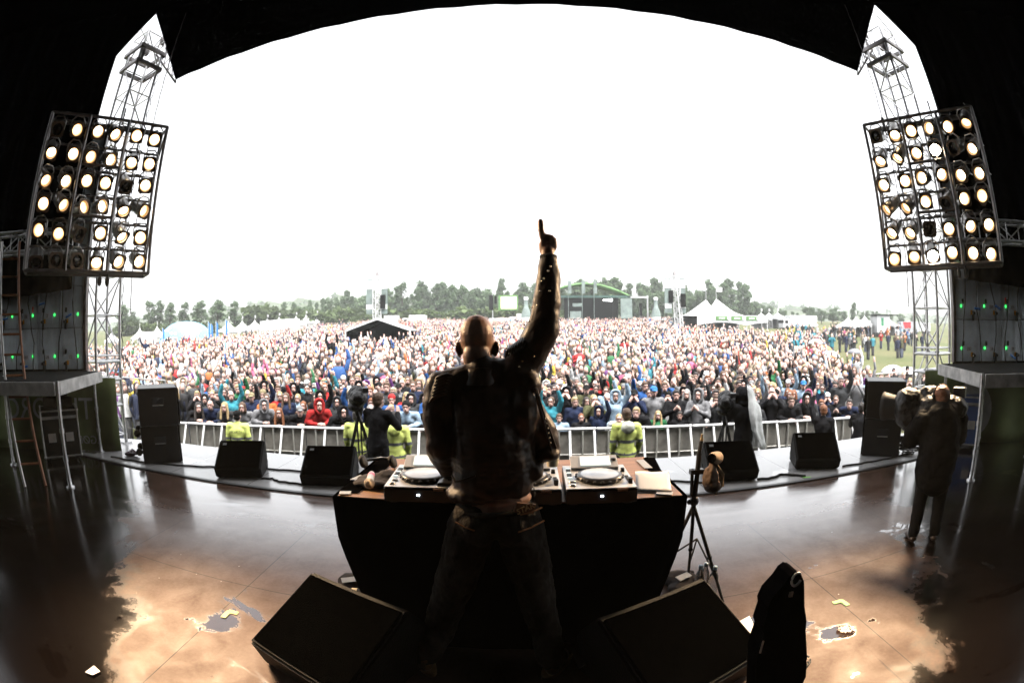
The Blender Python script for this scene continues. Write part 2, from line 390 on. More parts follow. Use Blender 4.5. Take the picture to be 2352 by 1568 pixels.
# ------------------------------------------------------------------ truss towers
def lattice(b, p, q, w, step, r=.024, rb=.012, rot=0., diag=True):
    p, q = Vector(p), Vector(q); M = align(p, q) @ RZ(rot); L = (q-p).length; h = w/2; cs = [(-h, -h), (h, -h), (h, h), (-h, h)]
    for x, y in cs: b.tube(M @ Vector((x, y, 0)), M @ Vector((x, y, L)), r, n=8)
    k = 0; z = .1
    while z < L-.05:
        z2 = min(z+step, L-.02)
        for i in range(4):
            a, c = cs[i], cs[(i+1) % 4]
            b.tube(M @ Vector((*a, z)), M @ Vector((*c, z)), rb, n=6, cap=False)
            if diag:
                if (i+k) % 2: a, c = c, a
                b.tube(M @ Vector((*a, z)), M @ Vector((*c, z2)), rb, n=6, cap=False)
        z = z2; k += 1
for s, side, cx, cy in ((-1, 'left', -6.5, 5.42), (1, 'right', 6.52, 5.58)):
    t = thing('truss_tower', f'silver lattice truss tower standing at the {side} front corner of the stage', 'truss tower', (cx, cy, 0), R(12)*s, 'lattice towers of the stage')
    b = MB(); lattice(b, (0, 0, .05), (0, 0, 7.35), .50, .62, .027, .014)
    for x in (-.25, .25):
        for y in (-.25, .25): b.box((x, y, .012), (.16, .16, .024)); b.tube((x, y, .02), (x, y, .16), .034)
    b.build('lattice_mast', ALU, t)
    for z in (1.02, 1.30, .62):
        b = MB()
        for i in range(4):
            a = [(-.25, -.25), (.25, -.25), (.25, .25), (-.25, .25)]; b.tube((*a[i], z), (*a[(i+1) % 4], z), .026)
        b.build('ring_brace', ALU, t)
    b = MB()
    for z in (6.30, 6.62):
        for i in range(4):
            a = [(-.3, -.3), (.3, -.3), (.3, .3), (-.3, .3)]; b.box(((a[i][0]+a[(i+1) % 4][0])/2, (a[i][1]+a[(i+1) % 4][1])/2, z), (.62 if i % 2 == 0 else .05, .05 if i % 2 == 0 else .62, .07))
    b.box((.2*-s, -.2, 6.5), (.10, .10, .34), bev=.02); b.box((.27*s, .1, 6.9), (.12, .2, .18), bev=.04); b.build('sleeve_block', STEEL, t)
    b = MB(); iv = t.matrix_basis.inverted() if False else (Matrix.Rotation(-R(12)*s, 4, 'Z') @ Matrix.Translation((-cx, -cy, 0)))
    e1, e2 = Vector((s*6.02, 6.06, 6.17)), Vector((s*6.05, 6.0, 6.42)); a1, a2 = Vector((cx-s*.1, cy+.2, 6.72)), Vector((cx-s*.1, cy+.2, 7.1))
    b.M = iv
    b.tube(a1, e1, .022); b.tube(a2, e2, .018)
    for k in range(6):
        f = k/5; b.tube(a1.lerp(e1, f), a2.lerp(e2, f), .012, n=6)
        if k < 5: b.tube(a1.lerp(e1, f), a2.lerp(e2, f+.2), .010, n=6)
    b.ball(a2+Vector((0, .1, -.02)), (.09, .07, .11), 10); b.build('corner_bracket', STEEL, t)
    # chains and cables hanging on the tower
    b = MB(); pts = []
    for k in range(60): pts.append((.26, .30+.02*math.sin(k*2.2), 1.2+k*.1))
    b.M = Matrix.Identity(4); b.path(pts, .010, 5); b.build('cable', BLACKPLASTIC, t)
    # horizontal truss in front of the drape
    p0, p1 = dline(s, -.2, 6.3, 4.45), dline(s, 3.4, 6.3, 4.45)
    b = MB(); lattice(b, (*p0, 3.05), (*p1, 3.05), .29, .42, .024, .010)
    tag(b.build('horizontal_truss', ALU), f'horizontal silver box truss behind the {side} lamp rack', 'truss')
    # long hoist chain beside the rack
    b = MB(); xx, yy = s*5.32, 5.05
    for k in range(110):
        z = 6.9-k*.045
        b.box((xx+.004*math.sin(k), yy, z), (.016, .008, .042) if k % 2 else (.008, .016, .042))
    b.tube((xx, yy, 4.55), (xx, yy, 4.75), .03); b.path([(xx, yy, 4.52), (xx+.03, yy, 4.48), (xx+.02, yy, 4.43), (xx-.02, yy, 4.44)], .012, 6)
    tag(b.build('hoist_chain', STEEL), f'steel hoist chain holding the {side} lamp rack', 'chain')

# ------------------------------------------------------------------ lamp racks
LENS_ON = mat('lit_lamp_lens', (.9, .8, .6), .3, emit=(1., .74, .42), estr=3.3, var=.05)
LENS_DIM = mat('dim_lamp_lens', (.9, .8, .6), .3, emit=(1., .62, .28), estr=1.1, var=.15)
LENS_RIM = mat('lamp_reflector_rim', (.5, .3, .15), .3, emit=(1., .50, .18), estr=.55, var=.2)
LENS_HOT = mat('bright_lamp_lens', (.9, .8, .6), .3, emit=(1., .83, .58), estr=40., var=.05)
LENS_OFF = mat('unlit_lamp_lens', (.012, .009, .008), .25, var=.1)
GEL = mat('brown_gel_frame', (.085, .055, .035), .5, .4, var=.4, vscale=14)
def can_mesh():
    b = MB(); b.lathe([(.03, -.30), (.075, -.27), (.082, -.20), (.085, -.14), (.100, -.12), (.102, .03)], 18, cap=False); b.lathe([(.03, -.301), (.001, -.301)], 18, cap=False)
    b.lathe([(.096, .03), (.094, -.04)], 18, cap=False)
    for k in range(10):
        a = k*.628; b.tube((.088*math.cos(a), .088*math.sin(a), -.26), (.103*math.cos(a), .103*math.sin(a), .0), .005, n=4)
    b.lathe([(.102, .03), (.096, .03)], 18, cap=False)
    b.path([(-.115, 0, -.05), (-.12, .12, -.06), (-.06, .19, -.06), (.06, .19, -.06), (.12, .12, -.06), (.115, 0, -.05)], .012, 5)
    b.path([(.05, -.06, -.28), (.08, -.1, -.34), (.02, -.06, -.40), (.0, .1, -.36)], .008, 5)
    return b
def gel_mesh():
    b = MB(); o = .115; n = 20; ci = [Vector((.088*math.cos(6.2832*i/n), .088*math.sin(6.2832*i/n), .045)) for i in range(n)]
    ou = []
    for i in range(n):
        a = 6.2832*i/n; c, s = math.cos(a), math.sin(a); k = o/max(abs(c), abs(s)); ou.append(Vector((c*k, s*k, .045)))
    d = Vector((0, 0, .006)); b.loft([ou, ci, [q+d for q in ci], [q+d for q in ou], ou], 0, False, cap=False); return b
LIT = {-1: ['011111', '11d111', '111101', '111111', '110111', '000111'], 1: ['011111', '111h01', '111111', '111011', '110111', '11h111']}
AIM = Vector((0, 1.0, .35))
protos = {}
def lamp_rack(s, side, pl, pr, z0):
    """pl, pr: lower corners (x, y) seen left and right; rack 2 m high"""
    pl, pr = Vector((*pl, z0)), Vector((*pr, z0)); d = (pr-pl); Wd = d.length; d.normalize(); ang = math.atan2(d.y, d.x)
    t = thing('lamp_rack', f'square tube rack of thirty-six par lamps glowing warm on the {side} of the stage', 'lamp rack', pl, ang, 'lamp racks flanking the stage')
    # local frame: x along the rack, y pointing away from the viewer, z up
    b = MB(); r = .024; D = .34
    for y in (0, D):
        for x in (0, Wd): b.tube((x, y, 0), (x, y, 2.0), r)
        for z in (0, 2.0): b.tube((0, y, z), (Wd, y, z), r)
    for x in (0, Wd):
        for z in (0, 2.0): b.tube((x, 0, z), (x, D, z), r*.8)
    for f in (1/3, 2/3): b.tube((Wd*f, -.01, 0), (Wd*f, -.01, 2.0), r)
    for z in (.68, 1.34): b.tube((Wd/3, 0, z), (2*Wd/3, 0, z), r*.9)
    b.tube((0, D*.2, 0), (0, D, 2), .014); b.tube((Wd, D, 0), (Wd, D*.2, .7), .014); b.tube((Wd, D, 1.5), (Wd, D*.1, 2), .014)
    for k in range(6): z = 2.0*(k+.93)/6; b.tube((.03, D*.55, z), (Wd-.03, D*.55, z), .017)
    b.tube((Wd*.62, D*.5, 2.0), (Wd*.62, D*.5, 2.25), .012); b.build('frame', STEEL, t)
    b = MB()
    for k in range(6):
        pts = [(.1+(Wd-.2)*i/24, D*.62, 2.0*(k+.9)/6+.02+.03*math.sin(i*1.7+k)) for i in range(25)]; b.path(pts, .011, 5)
    b.build('lamp_cable', BLACKPLASTIC, t)
    b = MB()
    for x in (.62, .68): b.ball((Wd*x, D*.3, -.1), (.035, .03, .07), 10); b.tube((Wd*x, D*.3, -.06), (Wd*x, D*.3, 0), .012)
    b.build('plug', RUBBER, t)
    aim = (Matrix.Rotation(-ang, 4, 'Z') @ Matrix.Translation(-pl)) @ AIM
    rr = random.Random(5+s)
    for row in range(6):
        for cI in range(6):
            st = LIT[s][row][cI]
            x = Wd*(cI+.5)/6; z = 2.0-2.0*(row+.5)/6-.03
            x += rr.uniform(-.022, .022); z += rr.uniform(-.025, .025); c = Vector((x, D*.12, z)); dv = (aim-c).normalized()
            spread = .26
            dv = (dv+Vector((rr.gauss(0, spread), rr.gauss(0, .1), rr.gauss(0, spread*.8)))).normalized()
            if (s < 0 and cI >= 4 and row >= 3) or (s > 0 and cI <= 1 and row in (1, 3, 4)):
                dv = (dv+Vector((.55*(1 if s < 0 else -1), 0, -.3))*rr.uniform(.6, 1.1)).normalized()
            q = dv.to_track_quat('Z', 'Y')
            if not protos:
                protos['can'] = can_mesh().build('par_can', CHROME, t); protos['gel'] = gel_mesh().build('gel_frame', GEL)
                for nm, mm in (('1', LENS_ON), ('d', LENS_DIM), ('h', LENS_HOT), ('0', LENS_OFF)):
                    bb = MB(); bb.lathe([(.001, .012), (.05, .008), (.074, -.002)], 18, cap=False); bb.lathe([(.074, -.002), (.093, -.012)], 18, mi=1, cap=False); bb.path([(-.07, .02, .006), (-.03, .045, .014), (.03, .045, .014), (.07, .02, .006)], .0045, 4, mi=1); protos[nm] = bb.build('lens', [mm, LENS_OFF if nm == '0' else LENS_HOT if nm == 'h' else LENS_RIM])
                o = protos['can']; use = {k: False for k in protos}; protos['use'] = use
            else: o = protos['can'].copy(); COL.objects.link(o); o.parent = t
            o.location = c; o.scale = (.9, .9, .9); o.rotation_mode = 'QUATERNION'; o.rotation_quaternion = q
            def child(k, rz=0.):
                ob = protos[k]
                if protos['use'][k]: ob = ob.copy(); COL.objects.link(ob)
                protos['use'][k] = True; ob.parent = o; ob.rotation_euler = (0, 0, rz); return ob
            turned = abs(dv.x) > .45 or rr.random() < .12
            child('d' if st == '1' and turned else st); child('gel', rr.choice([0, .05, .1, -.1, .78, .3]) if rr.random() < .4 else rr.uniform(-.1, .1))
    # the light of the whole rack
    saim = (Matrix.Rotation(-ang, 4, 'Z') @ Matrix.Translation(-pl)) @ Vector((s*1.5, 1.0, 0))
    for fx, fz in ((.92 if s < 0 else .08, 1.4), (.72 if s < 0 else .28, .7)):
        L = bpy.data.lights.new('rack_light', 'SPOT'); L.energy = RACKW; L.color = (1, .72, .44); L.spot_size = R(31); L.spot_blend = .8; L.shadow_soft_size = .45
        lo = bpy.data.objects.new('rack_light', L); COL.objects.link(lo); lo.parent = t
        lc = Vector((Wd*fx, -.12, fz)); lo.location = lc; lo.rotation_mode = 'QUATERNION'; lo.rotation_quaternion = (saim-lc).normalized().to_track_quat('-Z', 'Y')
    L = bpy.data.lights.new('rack_light', 'SPOT'); L.energy = 480; L.color = (1, .66, .36); L.spot_size = R(34); L.spot_blend = .6; L.shadow_soft_size = .25
    lo = bpy.data.objects.new('rack_light', L); COL.objects.link(lo); lo.parent = t; lc = Vector((Wd*(.97 if s < 0 else .03), -.12, 1.0)); lo.location = lc
    daim = (Matrix.Rotation(-ang, 4, 'Z') @ Matrix.Translation(-pl)) @ Vector((-.1, 2.2, 1.1)); lo.rotation_mode = 'QUATERNION'; lo.rotation_quaternion = (daim-lc).normalized().to_track_quat('-Z', 'Y')
    return t
RACKW = 1000.
lamp_rack(-1, 'left', (-5.67, 3.2), (-4.64, 4.73), 2.45)
lamp_rack(1, 'right', (4.72, 4.92), (5.68, 3.41), 2.45)

# ------------------------------------------------------------------ video walls, their decks, banners
LEDGREY = mat('video_panel_grey', (.70, .77, .82), .5, .0, var=.2, vscale=3)
SLOT = mat('vent_slot', (.72, .76, .78), .5, .1)
GREENLED = mat('green_status_light', (.02, .4, .06), .3, emit=(.05, 1, .15), estr=.6)
ORANGE = mat('orange_connector', (.75, .36, .04), .4)
BLUEPLUG = mat('blue_cable_plug', (.04, .19, .55), .4)
LABELW = mat('white_sticker', (.75, .76, .77), .5)
STICKTXT = mat('sticker_print', (.05, .05, .06), .6)
NUMS = {-1: ['22', '28', '2', '201', '28', '22'], 1: ['282', '28', '285', '28', '201', '281']}
for s, side in ((-1, 'left'), (1, 'right')):
    x0, y0 = dline(s, 0, 6.46, 4.97); ang = math.atan2(-.53, .85*s)
    t = thing('video_wall', f'rear of the grey {side} video wall with vents, cables and green lights', 'video wall', (x0, y0, 1.2), ang, 'video walls beside the stage')
    # local x runs outward along the wall; viewer side is local y*sv
    sv = 1 if s < 0 else -1
    pw, ph = .47, .62; k = 0; rr = random.Random(3+s)
    for c in range(6):
        for r_ in range(6):
            b = MB(); cx, cz = pw*(c+.5), ph*(r_+.5)
            b.box((cx, 0, cz), (pw-.008, .09, ph-.008), bev=.006)
            for q in (-.16, -.07, .04, .13): 
                for v in range(15 if q in (-.16, .13) else 9): b.box((cx+q*1.05, sv*.047, cz+.26-v*.026 if q > -.1 else cz+.24-v*.026), (.036, .006, .010), mi=1)
            b.box((cx-.02, sv*.05, cz-.17), (.15, .012, .16)); b.box((cx+.215, sv*.05, cz), (.014, .012, .6)); b.box((cx, sv*.05, cz-ph/2+.02), (pw-.03, .012, .012))
            p_ = b.build('panel', [LEDGREY, SLOT], t)
            if r_ > 3: continue
            b = MB(); b.box((cx-.1*s, sv*.065, cz-.04), (.035, .03, .07), bev=.008); b.build('latch', RUBBER, p_)
            b = MB(); b.box((cx+.07, sv*.06, cz-.205), (.035, .02, .065)); b.build('connector', ORANGE, p_)
            b = MB(); b.tube((cx+.1, sv*.06, cz-.20), (cx+.1, sv*.14, cz-.22), .022); b.box((cx+.1, sv*.07, cz-.27), (.03, .04, .12)); b.build('power_plug', RUBBER, p_)
            b = MB(); b.box((cx-.13, sv*.052, cz-.11), (.024, .008, .038)); b.build('status_light', GREENLED, p_)
            if (r_ == 0 and c < 4) or (r_ == 1 and c in (1, 2)):
                b = MB(); b.box((cx+.02, sv*.058, cz-.125), (.085, .006, .075)); st = b.build('number_sticker', LABELW, p_)
                M = T(cx+.02, sv*.0625, cz-.125) @ (Matrix.Rotation(R(90), 4, 'X') if sv < 0 else Matrix.Rotation(R(180), 4, 'Z') @ Matrix.Rotation(R(90), 4, 'X'))
                lettering(NUMS[s][k % 6], .05, STICKTXT, st, M, 'sticker_number') if False else None
                me = text_mesh(NUMS[s][k % 6], .06, .001); me.transform(M); me.materials.clear(); me.materials.append(STICKTXT); me.name = 'sticker_number'; link('sticker_number', me, p_); k += 1
    for c in range(9):
        b = MB(); x = .15+c*.3; pts = []
        for i in range(18): pts.append((x+.06*math.sin(i*.7+c*2)+.02*rr.uniform(-1, 1), sv*(.10+.03*math.sin(i+c)), 3.4-i*.2))
        b.path(pts, .011, 5); b.build('cable', RUBBER, t)
    for c in range(5):
        b = MB(); x = .3+c*.45+rr.uniform(-.1, .1); z = rr.choice([.02, .75, .95, 1.1]); a = rr.uniform(-.6, .6)
        b.tube((x-.06, sv*.15, z+.06+.05*a), (x+.05, sv*.15, z+.02), .018); b.build('cable_plug', BLUEPLUG, t)
    b = MB()
    for c in range(2): b.box((1.0+c*.7, sv*.14, .9-c*.3), (.02, .02, .09))
    b.build('cable_tag', mat('red_tag', (.6, .06, .04), .5), t)
    b = MB(); b.box((1.41, -sv*.075, 1.83), (2.86, .04, 3.78)); b.build('sky_block_plate', DARK, t)  # added behind the panels to block sky showing through their gaps
    b = MB(); b.box((-.03, 0, 1.85), (.05, .13, 3.72)); b.build('side_frame', STEEL, t)
    # deck
    A = Vector((s*5.02, 3.36, 0)); e1 = Vector((-s*-.53, .85, 0)); e1 = Vector((s*.53, .85, 0)); e2 = Vector((s*.85, -.53, 0))
    t = thing('side_deck', f'raised deck with pale edge beams carrying the {side} video wall', 'deck', A, 0, 'raised decks under the video walls')
    def q(a, c, z): return e1*a+e2*c+Vector((0, 0, z))
    a1 = math.atan2(e1.y, e1.x); a2 = math.atan2(e2.y, e2.x)
    b = MB(); b.box(q(.95, 1.5, 1.17), (1.86, 2.96, .03), a1); b.build('deck_board', DARK, t)
    b = MB(); b.box(q(.95, -.02, 1.105), (1.86, .045, .15), a1, bev=.004); b.build('edge_beam', BOARDGREY, t)
    b = MB(); b.box(q(-.02, 1.5, 1.105), (2.96, .045, .15), a2, bev=.004); b.build('edge_beam', BOARDGREY, t)
    for a, c in ((-.03, -.03), (1.85, .1), (-.03, 2.6), (.9, 1.4)):
        b = MB(); b.tube(q(a, c, .02), q(a, c, 1.19), .025); b.lathe([(.06, 0), (.06, .015), (.03, .02), (.03, .1)], 12, T(*q(a, c, 0)))
        for z in (.3, .62): b.tube(q(a, c, z), q(a, c, z+.05), .034)
        b.build('leg', ALU, t)
    # printed banner behind the deck, seen from its rear
    GREENB = mat('green_banner_rear', (.13, .17, .055), .8, var=.35, vscale=2)
    PRINT = mat('pale_banner_print', (.40, .42, .40), .8, var=.2)
    w = 3.9; ban = thing('banner', f'green printed cloth banner seen from its rear under the {side} video wall', 'banner', A+q(1.95, -.25, -.001), a2 if s > 0 else a2, 'banners under the video walls')
    b = MB(); n = 30; fr = []
    for j in range(7):
        for i in range(n+1):
            fr.append((w*i/n, .035*math.sin(i*.9)+.02*math.sin(i*.33+j), 1.08*j/6))
    b.add(fr, [[j*(n+1)+i, j*(n+1)+i+1, (j+1)*(n+1)+i+1, (j+1)*(n+1)+i] for j in range(6) for i in range(n)], 0, True)
    o = b.build('cloth', GREENB, ban); sm = o.modifiers.new('t', 'SOLIDIFY'); sm.thickness = .004
    vy = .06 if s < 0 else -.06
    if s < 0:
        for txt, size, x, z in (('TUBORG', .46, 1.35, .62), ('..GØR.NO', .17, .72, .17)):
            me = text_mesh(txt, size, .003)
            # viewer stands at +y of this frame; the print is mirrored because the cloth is seen from behind
            me.transform(T(x, vy, z) @ Matrix.Rotation(R(90), 4, 'X')); me.materials.clear(); me.materials.append(PRINT); me.name = 'banner_lettering'
            link('banner_lettering', me, ban)
    else:
        b = MB(); b.lathe([(.001, 0), (.42, 0), (.42, .003)], 24, T(.9, vy, .50) @ Matrix.Rotation(R(90), 4, 'X')); b.build('banner_print', PRINT, ban)
# ------------------------------------------------------------------ people
SKIN = mat('skin', (.6, .4, .3), .5, objcol=True, attr='paint', var=.08, vscale=30)
CLOTH = mat('garment_cloth', (.2, .2, .2), .85, spec=.15, objcol=True, var=.3, vscale=9, bump=.5, bscale=14)
HAIRM = mat('hair_strands', (.1, .05, .02), .5, objcol=True, var=.45, vscale=30, stretch=(6, 6, 1), bump=.4, bscale=60)

def face_paint(hc, k=1.0):
    """lips, brows and eyes of a head centred at hc that looks along -y"""
    hx, hy, hz = hc
    def fn(p):
        x, y, z = (p.x-hx)/k, (p.y-hy)/k, (p.z-hz)/k
        if p.z < .09: return (.05, .05, .05)
        if abs(z) < .16 and y < -.045:
            ax = abs(x)
            if ((ax-.032)/.013)**2+((z-.012)/.007)**2 < 1: return (.42, .37, .35)
            if ((ax-.034)/.024)**2+((z-.036)/.007)**2 < 1: return (.76, .68, .62)
            if (x/.026)**2+((z+.062)/.009)**2 < 1: return (.72, .38, .36)
            if ax < .05 and z < .02 and z > -.05 and ax > .022: return (1.05, .90, .88)
        return (1, 1, 1)
    return fn

def figure(pose, fem=False, voxel=.014):
    """joints of a person about 1.72 m tall who looks along -y; returns (body, top, trousers) meshes and the head centre"""
    lean = {'rail': .50, 'lowrail': .72, 'camera': .10}.get(pose, .03)
    hip = Vector((0, 0, .94))
    def up_(x, y, z):     # a point of the upper body, leaned forward about the hip
        d = z-hip.z; return Vector((x, y-math.sin(lean)*d, hip.z+math.cos(lean)*d))
    sw = .175 if fem else .195
    hc = up_(0, -.015, 1.63); hc = hc+Vector((0, 0, 0)); nk = up_(0, .01, 1.47)
    sh = [up_(sx*sw, .01, 1.43) for sx in (-1, 1)]
    down = lambda s: [up_(s*(sw+.05), .02, 1.16), up_(s*(sw+.03), -.08, .93), up_(s*(sw+.02), -.13, .86)]
    raised = lambda s: [up_(s*(sw+.09), -.06, 1.66), up_(s*(sw+.03), -.14, 1.92), up_(s*(sw+.01), -.16, 2.01)]
    rail = lambda s: [up_(s*(sw+.09), -.10, 1.20), Vector((s*.08, -.50, 1.16)), Vector((s*.0+s*.02, -.55, 1.17))]
    clap = lambda s: [up_(s*(sw+.07), -.10, 1.20), up_(s*.07, -.30, 1.33), up_(s*.015, -.33, 1.40)]
    face = lambda s: [up_(s*(sw+.07), -.14, 1.28), up_(s*.10, -.20, 1.50), up_(s*.05, -.17, 1.58)]
    phone = lambda s: [up_(s*(sw+.05), -.16, 1.30), up_(s*.10, -.32, 1.55), up_(s*.07, -.34, 1.63)]
    point = lambda s: [up_(s*(sw+.13), -.12, 1.60), up_(s*(sw+.20), -.25, 1.85), up_(s*(sw+.22), -.28, 1.93)]
    camr = lambda s: [up_(s*(sw+.10), -.14, 1.22), up_(s*.12, -.36, 1.40), up_(s*.08, -.42, 1.46)]
    A = {'stand': (down, down), 'raise': (down, raised), 'both': (raised, raised), 'rail': (rail, rail), 'lowrail': (rail, rail), 'clap': (clap, clap),
         'face': (face, face), 'phone': (down, phone), 'point': (point, down), 'camera': (camr, camr)}[pose]
    arms = [A[0](-1), A[1](1)]
    rh = hc
    body = [('e', rh+Vector((0, .012, .012)), (.073, .093, .104)), ('e', rh+Vector((0, -.030, -.062)), (.057, .064, .058)), ('e', rh+Vector((0, -.105, -.022)), (.013, .020, .022)),
            ('e', rh+Vector((0, -.072, .038)), (.058, .028, .018)), ('e', rh+Vector((-.08, .012, -.01)), (.012, .02, .032)), ('e', rh+Vector((.08, .012, -.01)), (.012, .02, .032)),
            ('c', [(nk, .058), (rh+Vector((0, .01, -.05)), .052)]), ('c', [(hip, .12), (up_(0, 0, 1.2), .11), (up_(0, .01, 1.36), .105), (nk, .055)])]
    top = [('c', [(hip+Vector((0, 0, -.05)), .165 if not fem else .16), (up_(0, 0, 1.13), .15), (up_(0, .0, 1.33), .155)])]
    top += [('e', up_(sx*.075, .0, 1.30), (.125, .125, .17)) for sx in (-1, 1)]+[('e', hip+Vector((sx*.07, 0, .02)), (.125, .13, .15)) for sx in (-1, 1)]
    top += [('c', [(up_(0, .015, 1.44), .10), (up_(0, .015, 1.475), .078)])]
    if fem: top += [('e', up_(sx*.07, -.10, 1.27), (.062, .055, .06)) for sx in (-1, 1)]
    for s_, (el, wr, hd), shd in zip((-1, 1), arms, sh):
        body += [('c', [(shd, .05), (el, .040), (wr, .027)]), ('c', [(wr, .028), (wr.lerp(hd, .7), .036), (hd, .034)])]
        hdv = (hd-wr).normalized(); sd_ = hdv.orthogonal().normalized()
        for q in (-1.5, -.5, .5, 1.5): body.append(('c', [(hd+sd_*q*.017, .012), (hd+sd_*q*.019+hdv*.055, .009)]))
        body.append(('c', [(wr+sd_*.03, .014), (hd+sd_*.05, .011)]))
        top += [('c', [(up_(s_*.10, .01, 1.42), .085), (shd, .078), (el, .062), (wr.lerp(el, .06), .046)])]
    legs = []; feet = []
    for s_ in (-1, 1):
        h_, k_, a_ = Vector((s_*.095, 0, .90)), Vector((s_*.11, -.015, .50)), Vector((s_*.12, .02, .09))
        body += [('c', [(h_, .085), (k_, .055), (a_, .042)]), ('c', [(a_+Vector((0, .03, -.045)), .042), (a_+Vector((s_*.02, -.13, -.055)), .035)])]
        legs += [('c', [(h_, .105), (k_, .075), (a_+Vector((0, 0, .0)), .062)])]
    legs += [('e', (0, 0, .92), (.155, .12, .11))]
    me = sculpt('person', body, voxel, 3); paint(me, face_paint(hc)); me.materials.append(SKIN)
    tp = sculpt('jacket', top, voxel*1.3, 3, [(.12, .022)]); tp.materials.append(CLOTH)
    tr = sculpt('trousers', legs, voxel*1.4, 3, [(.1, .012)]); tr.materials.append(CLOTH)
    return me, tp, tr, hc

def hair_mesh(style, fem=False):
    """hair or headwear for a head centred at the origin that looks along -y"""
    if style == 'short': pr = [('e', (0, .026, .036), (.086, .097, .100)), ('e', (0, .05, -.02), (.078, .072, .075)), ('e', (0, -.035, .085), (.065, .055, .035))]
    elif style == 'crop': pr = [('e', (0, .024, .030), (.081, .097, .098)), ('e', (0, .045, -.015), (.076, .07, .07))]
    elif style == 'bob': pr = [('e', (0, .028, .032), (.092, .10, .103)), ('e', (-.075, .02, -.06), (.028, .06, .085)), ('e', (.075, .02, -.06), (.028, .06, .085)), ('e', (0, .07, -.06), (.08, .045, .09))]
    elif style == 'long': pr = [('e', (0, .028, .032), (.092, .10, .104)), ('c', [((-.078, .0, 0), .03), ((-.095, -.03, -.14), .035), ((-.10, -.07, -.27), .03)]), ('c', [((.078, .0, 0), .03), ((.095, -.03, -.14), .035), ((.10, -.07, -.27), .03)]), ('e', (0, .08, -.10), (.088, .05, .16))]
    elif style == 'pony': pr = [('e', (0, .027, .030), (.084, .098, .100)), ('e', (0, .05, -.02), (.074, .07, .07)), ('c', [((0, .12, .06), .035), ((0, .16, .0), .035), ((0, .15, -.16), .02)])]
    elif style == 'hood': pr = [('e', (0, .05, .022), (.118, .115, .135)), ('c', [((-.10, -.02, .02), .03), ((-.085, -.03, -.10), .035), ((-.03, -.03, -.17), .035)]), ('c', [((.10, -.02, .02), .03), ((.085, -.03, -.10), .035), ((.03, -.03, -.17), .035)]),
                              ('c', [((-.10, -.025, .02), .028), ((-.07, -.035, .11), .028), ((0, -.04, .135), .028), ((.07, -.035, .11), .028), ((.10, -.025, .02), .028)]), ('e', (0, .07, -.12), (.12, .08, .08))]
    elif style == 'cap': pr = [('e', (0, .018, .058), (.089, .104, .078)), ('e', (0, -.115, .045), (.065, .065, .010)), ('e', (0, .05, -.02), (.078, .068, .06))]
    elif style == 'beanie': pr = [('e', (0, .018, .062), (.092, .106, .095)), ('e', (0, .05, .0), (.08, .072, .06))]
    me = sculpt('hair' if style not in ('hood', 'cap', 'beanie') else style, pr, .009, 2, [(.03, .010)] if style not in ('hood', 'cap', 'beanie') else None)
    me.materials.append(HAIRM if style not in ('hood', 'cap', 'beanie') else CLOTH); return me

POSES = ['stand', 'raise', 'both', 'rail', 'lowrail', 'clap', 'face', 'phone', 'point', 'camera']
FIG = {}
def fig(pose, fem):
    if (pose, fem) not in FIG: FIG[(pose, fem)] = figure(pose, fem)
    return FIG[(pose, fem)]
HAIR = {k: hair_mesh(k) for k in ('short', 'crop', 'bob', 'long', 'pony', 'hood', 'cap', 'beanie')}
HAIRTXT = {'short': 'short {} hair', 'crop': 'cropped {} hair', 'bob': '{} bobbed hair', 'long': 'long {} hair', 'pony': '{} ponytail', 'hood': 'hood up', 'cap': '{} cap', 'beanie': '{} beanie', None: 'shaved head'}
HCOL = {'blond': (.42, .30, .15), 'fair': (.52, .42, .27), 'brown': (.10, .055, .03), 'dark': (.025, .018, .015), 'auburn': (.22, .08, .03), 'grey': (.3, .29, .28)}
JCOL = {'black': (.012, .012, .014), 'charcoal': (.045, .047, .05), 'navy': (.018, .026, .06), 'grey': (.22, .22, .23), 'white': (.70, .70, .70), 'blue': (.03, .10, .30), 'turquoise': (.05, .27, .34), 'red': (.42, .03, .03), 'green': (.03, .15, .06),
        'olive': (.10, .10, .05), 'brown': (.09, .055, .035), 'beige': (.42, .34, .25), 'yellow': (.62, .48, .06), 'pink': (.55, .13, .24), 'purple': (.17, .06, .22), 'orange': (.50, .16, .05), 'pale blue': (.35, .48, .62)}
JW = [36, 16, 15, 8, 8, 4, 2.5, 3, 2, 4, 4, 3, 1.3, 1.3, 1.2, .8, 3]
HATCOL = {'white': (.7, .7, .7), 'black': (.015, .015, .015), 'blue': (.05, .2, .5), 'red': (.45, .04, .04), 'grey': (.25, .25, .25), 'khaki': (.3, .25, .15)}
TCOL = [(.02, .025, .045), (.015, .015, .018), (.05, .06, .09), (.08, .075, .06)]
def skin_tone(r): k = r.uniform(.85, 1.12); return (.67*k, .435*k, .37*k, 1)
WORD = {'stand': '', 'raise': 'one arm raised', 'both': 'both arms raised', 'rail': 'leaning on the barrier', 'lowrail': 'bent low over the barrier', 'clap': 'clapping', 'face': 'hands at face', 'phone': 'holding up a phone', 'point': 'arm flung out', 'camera': 'holding a camera'}
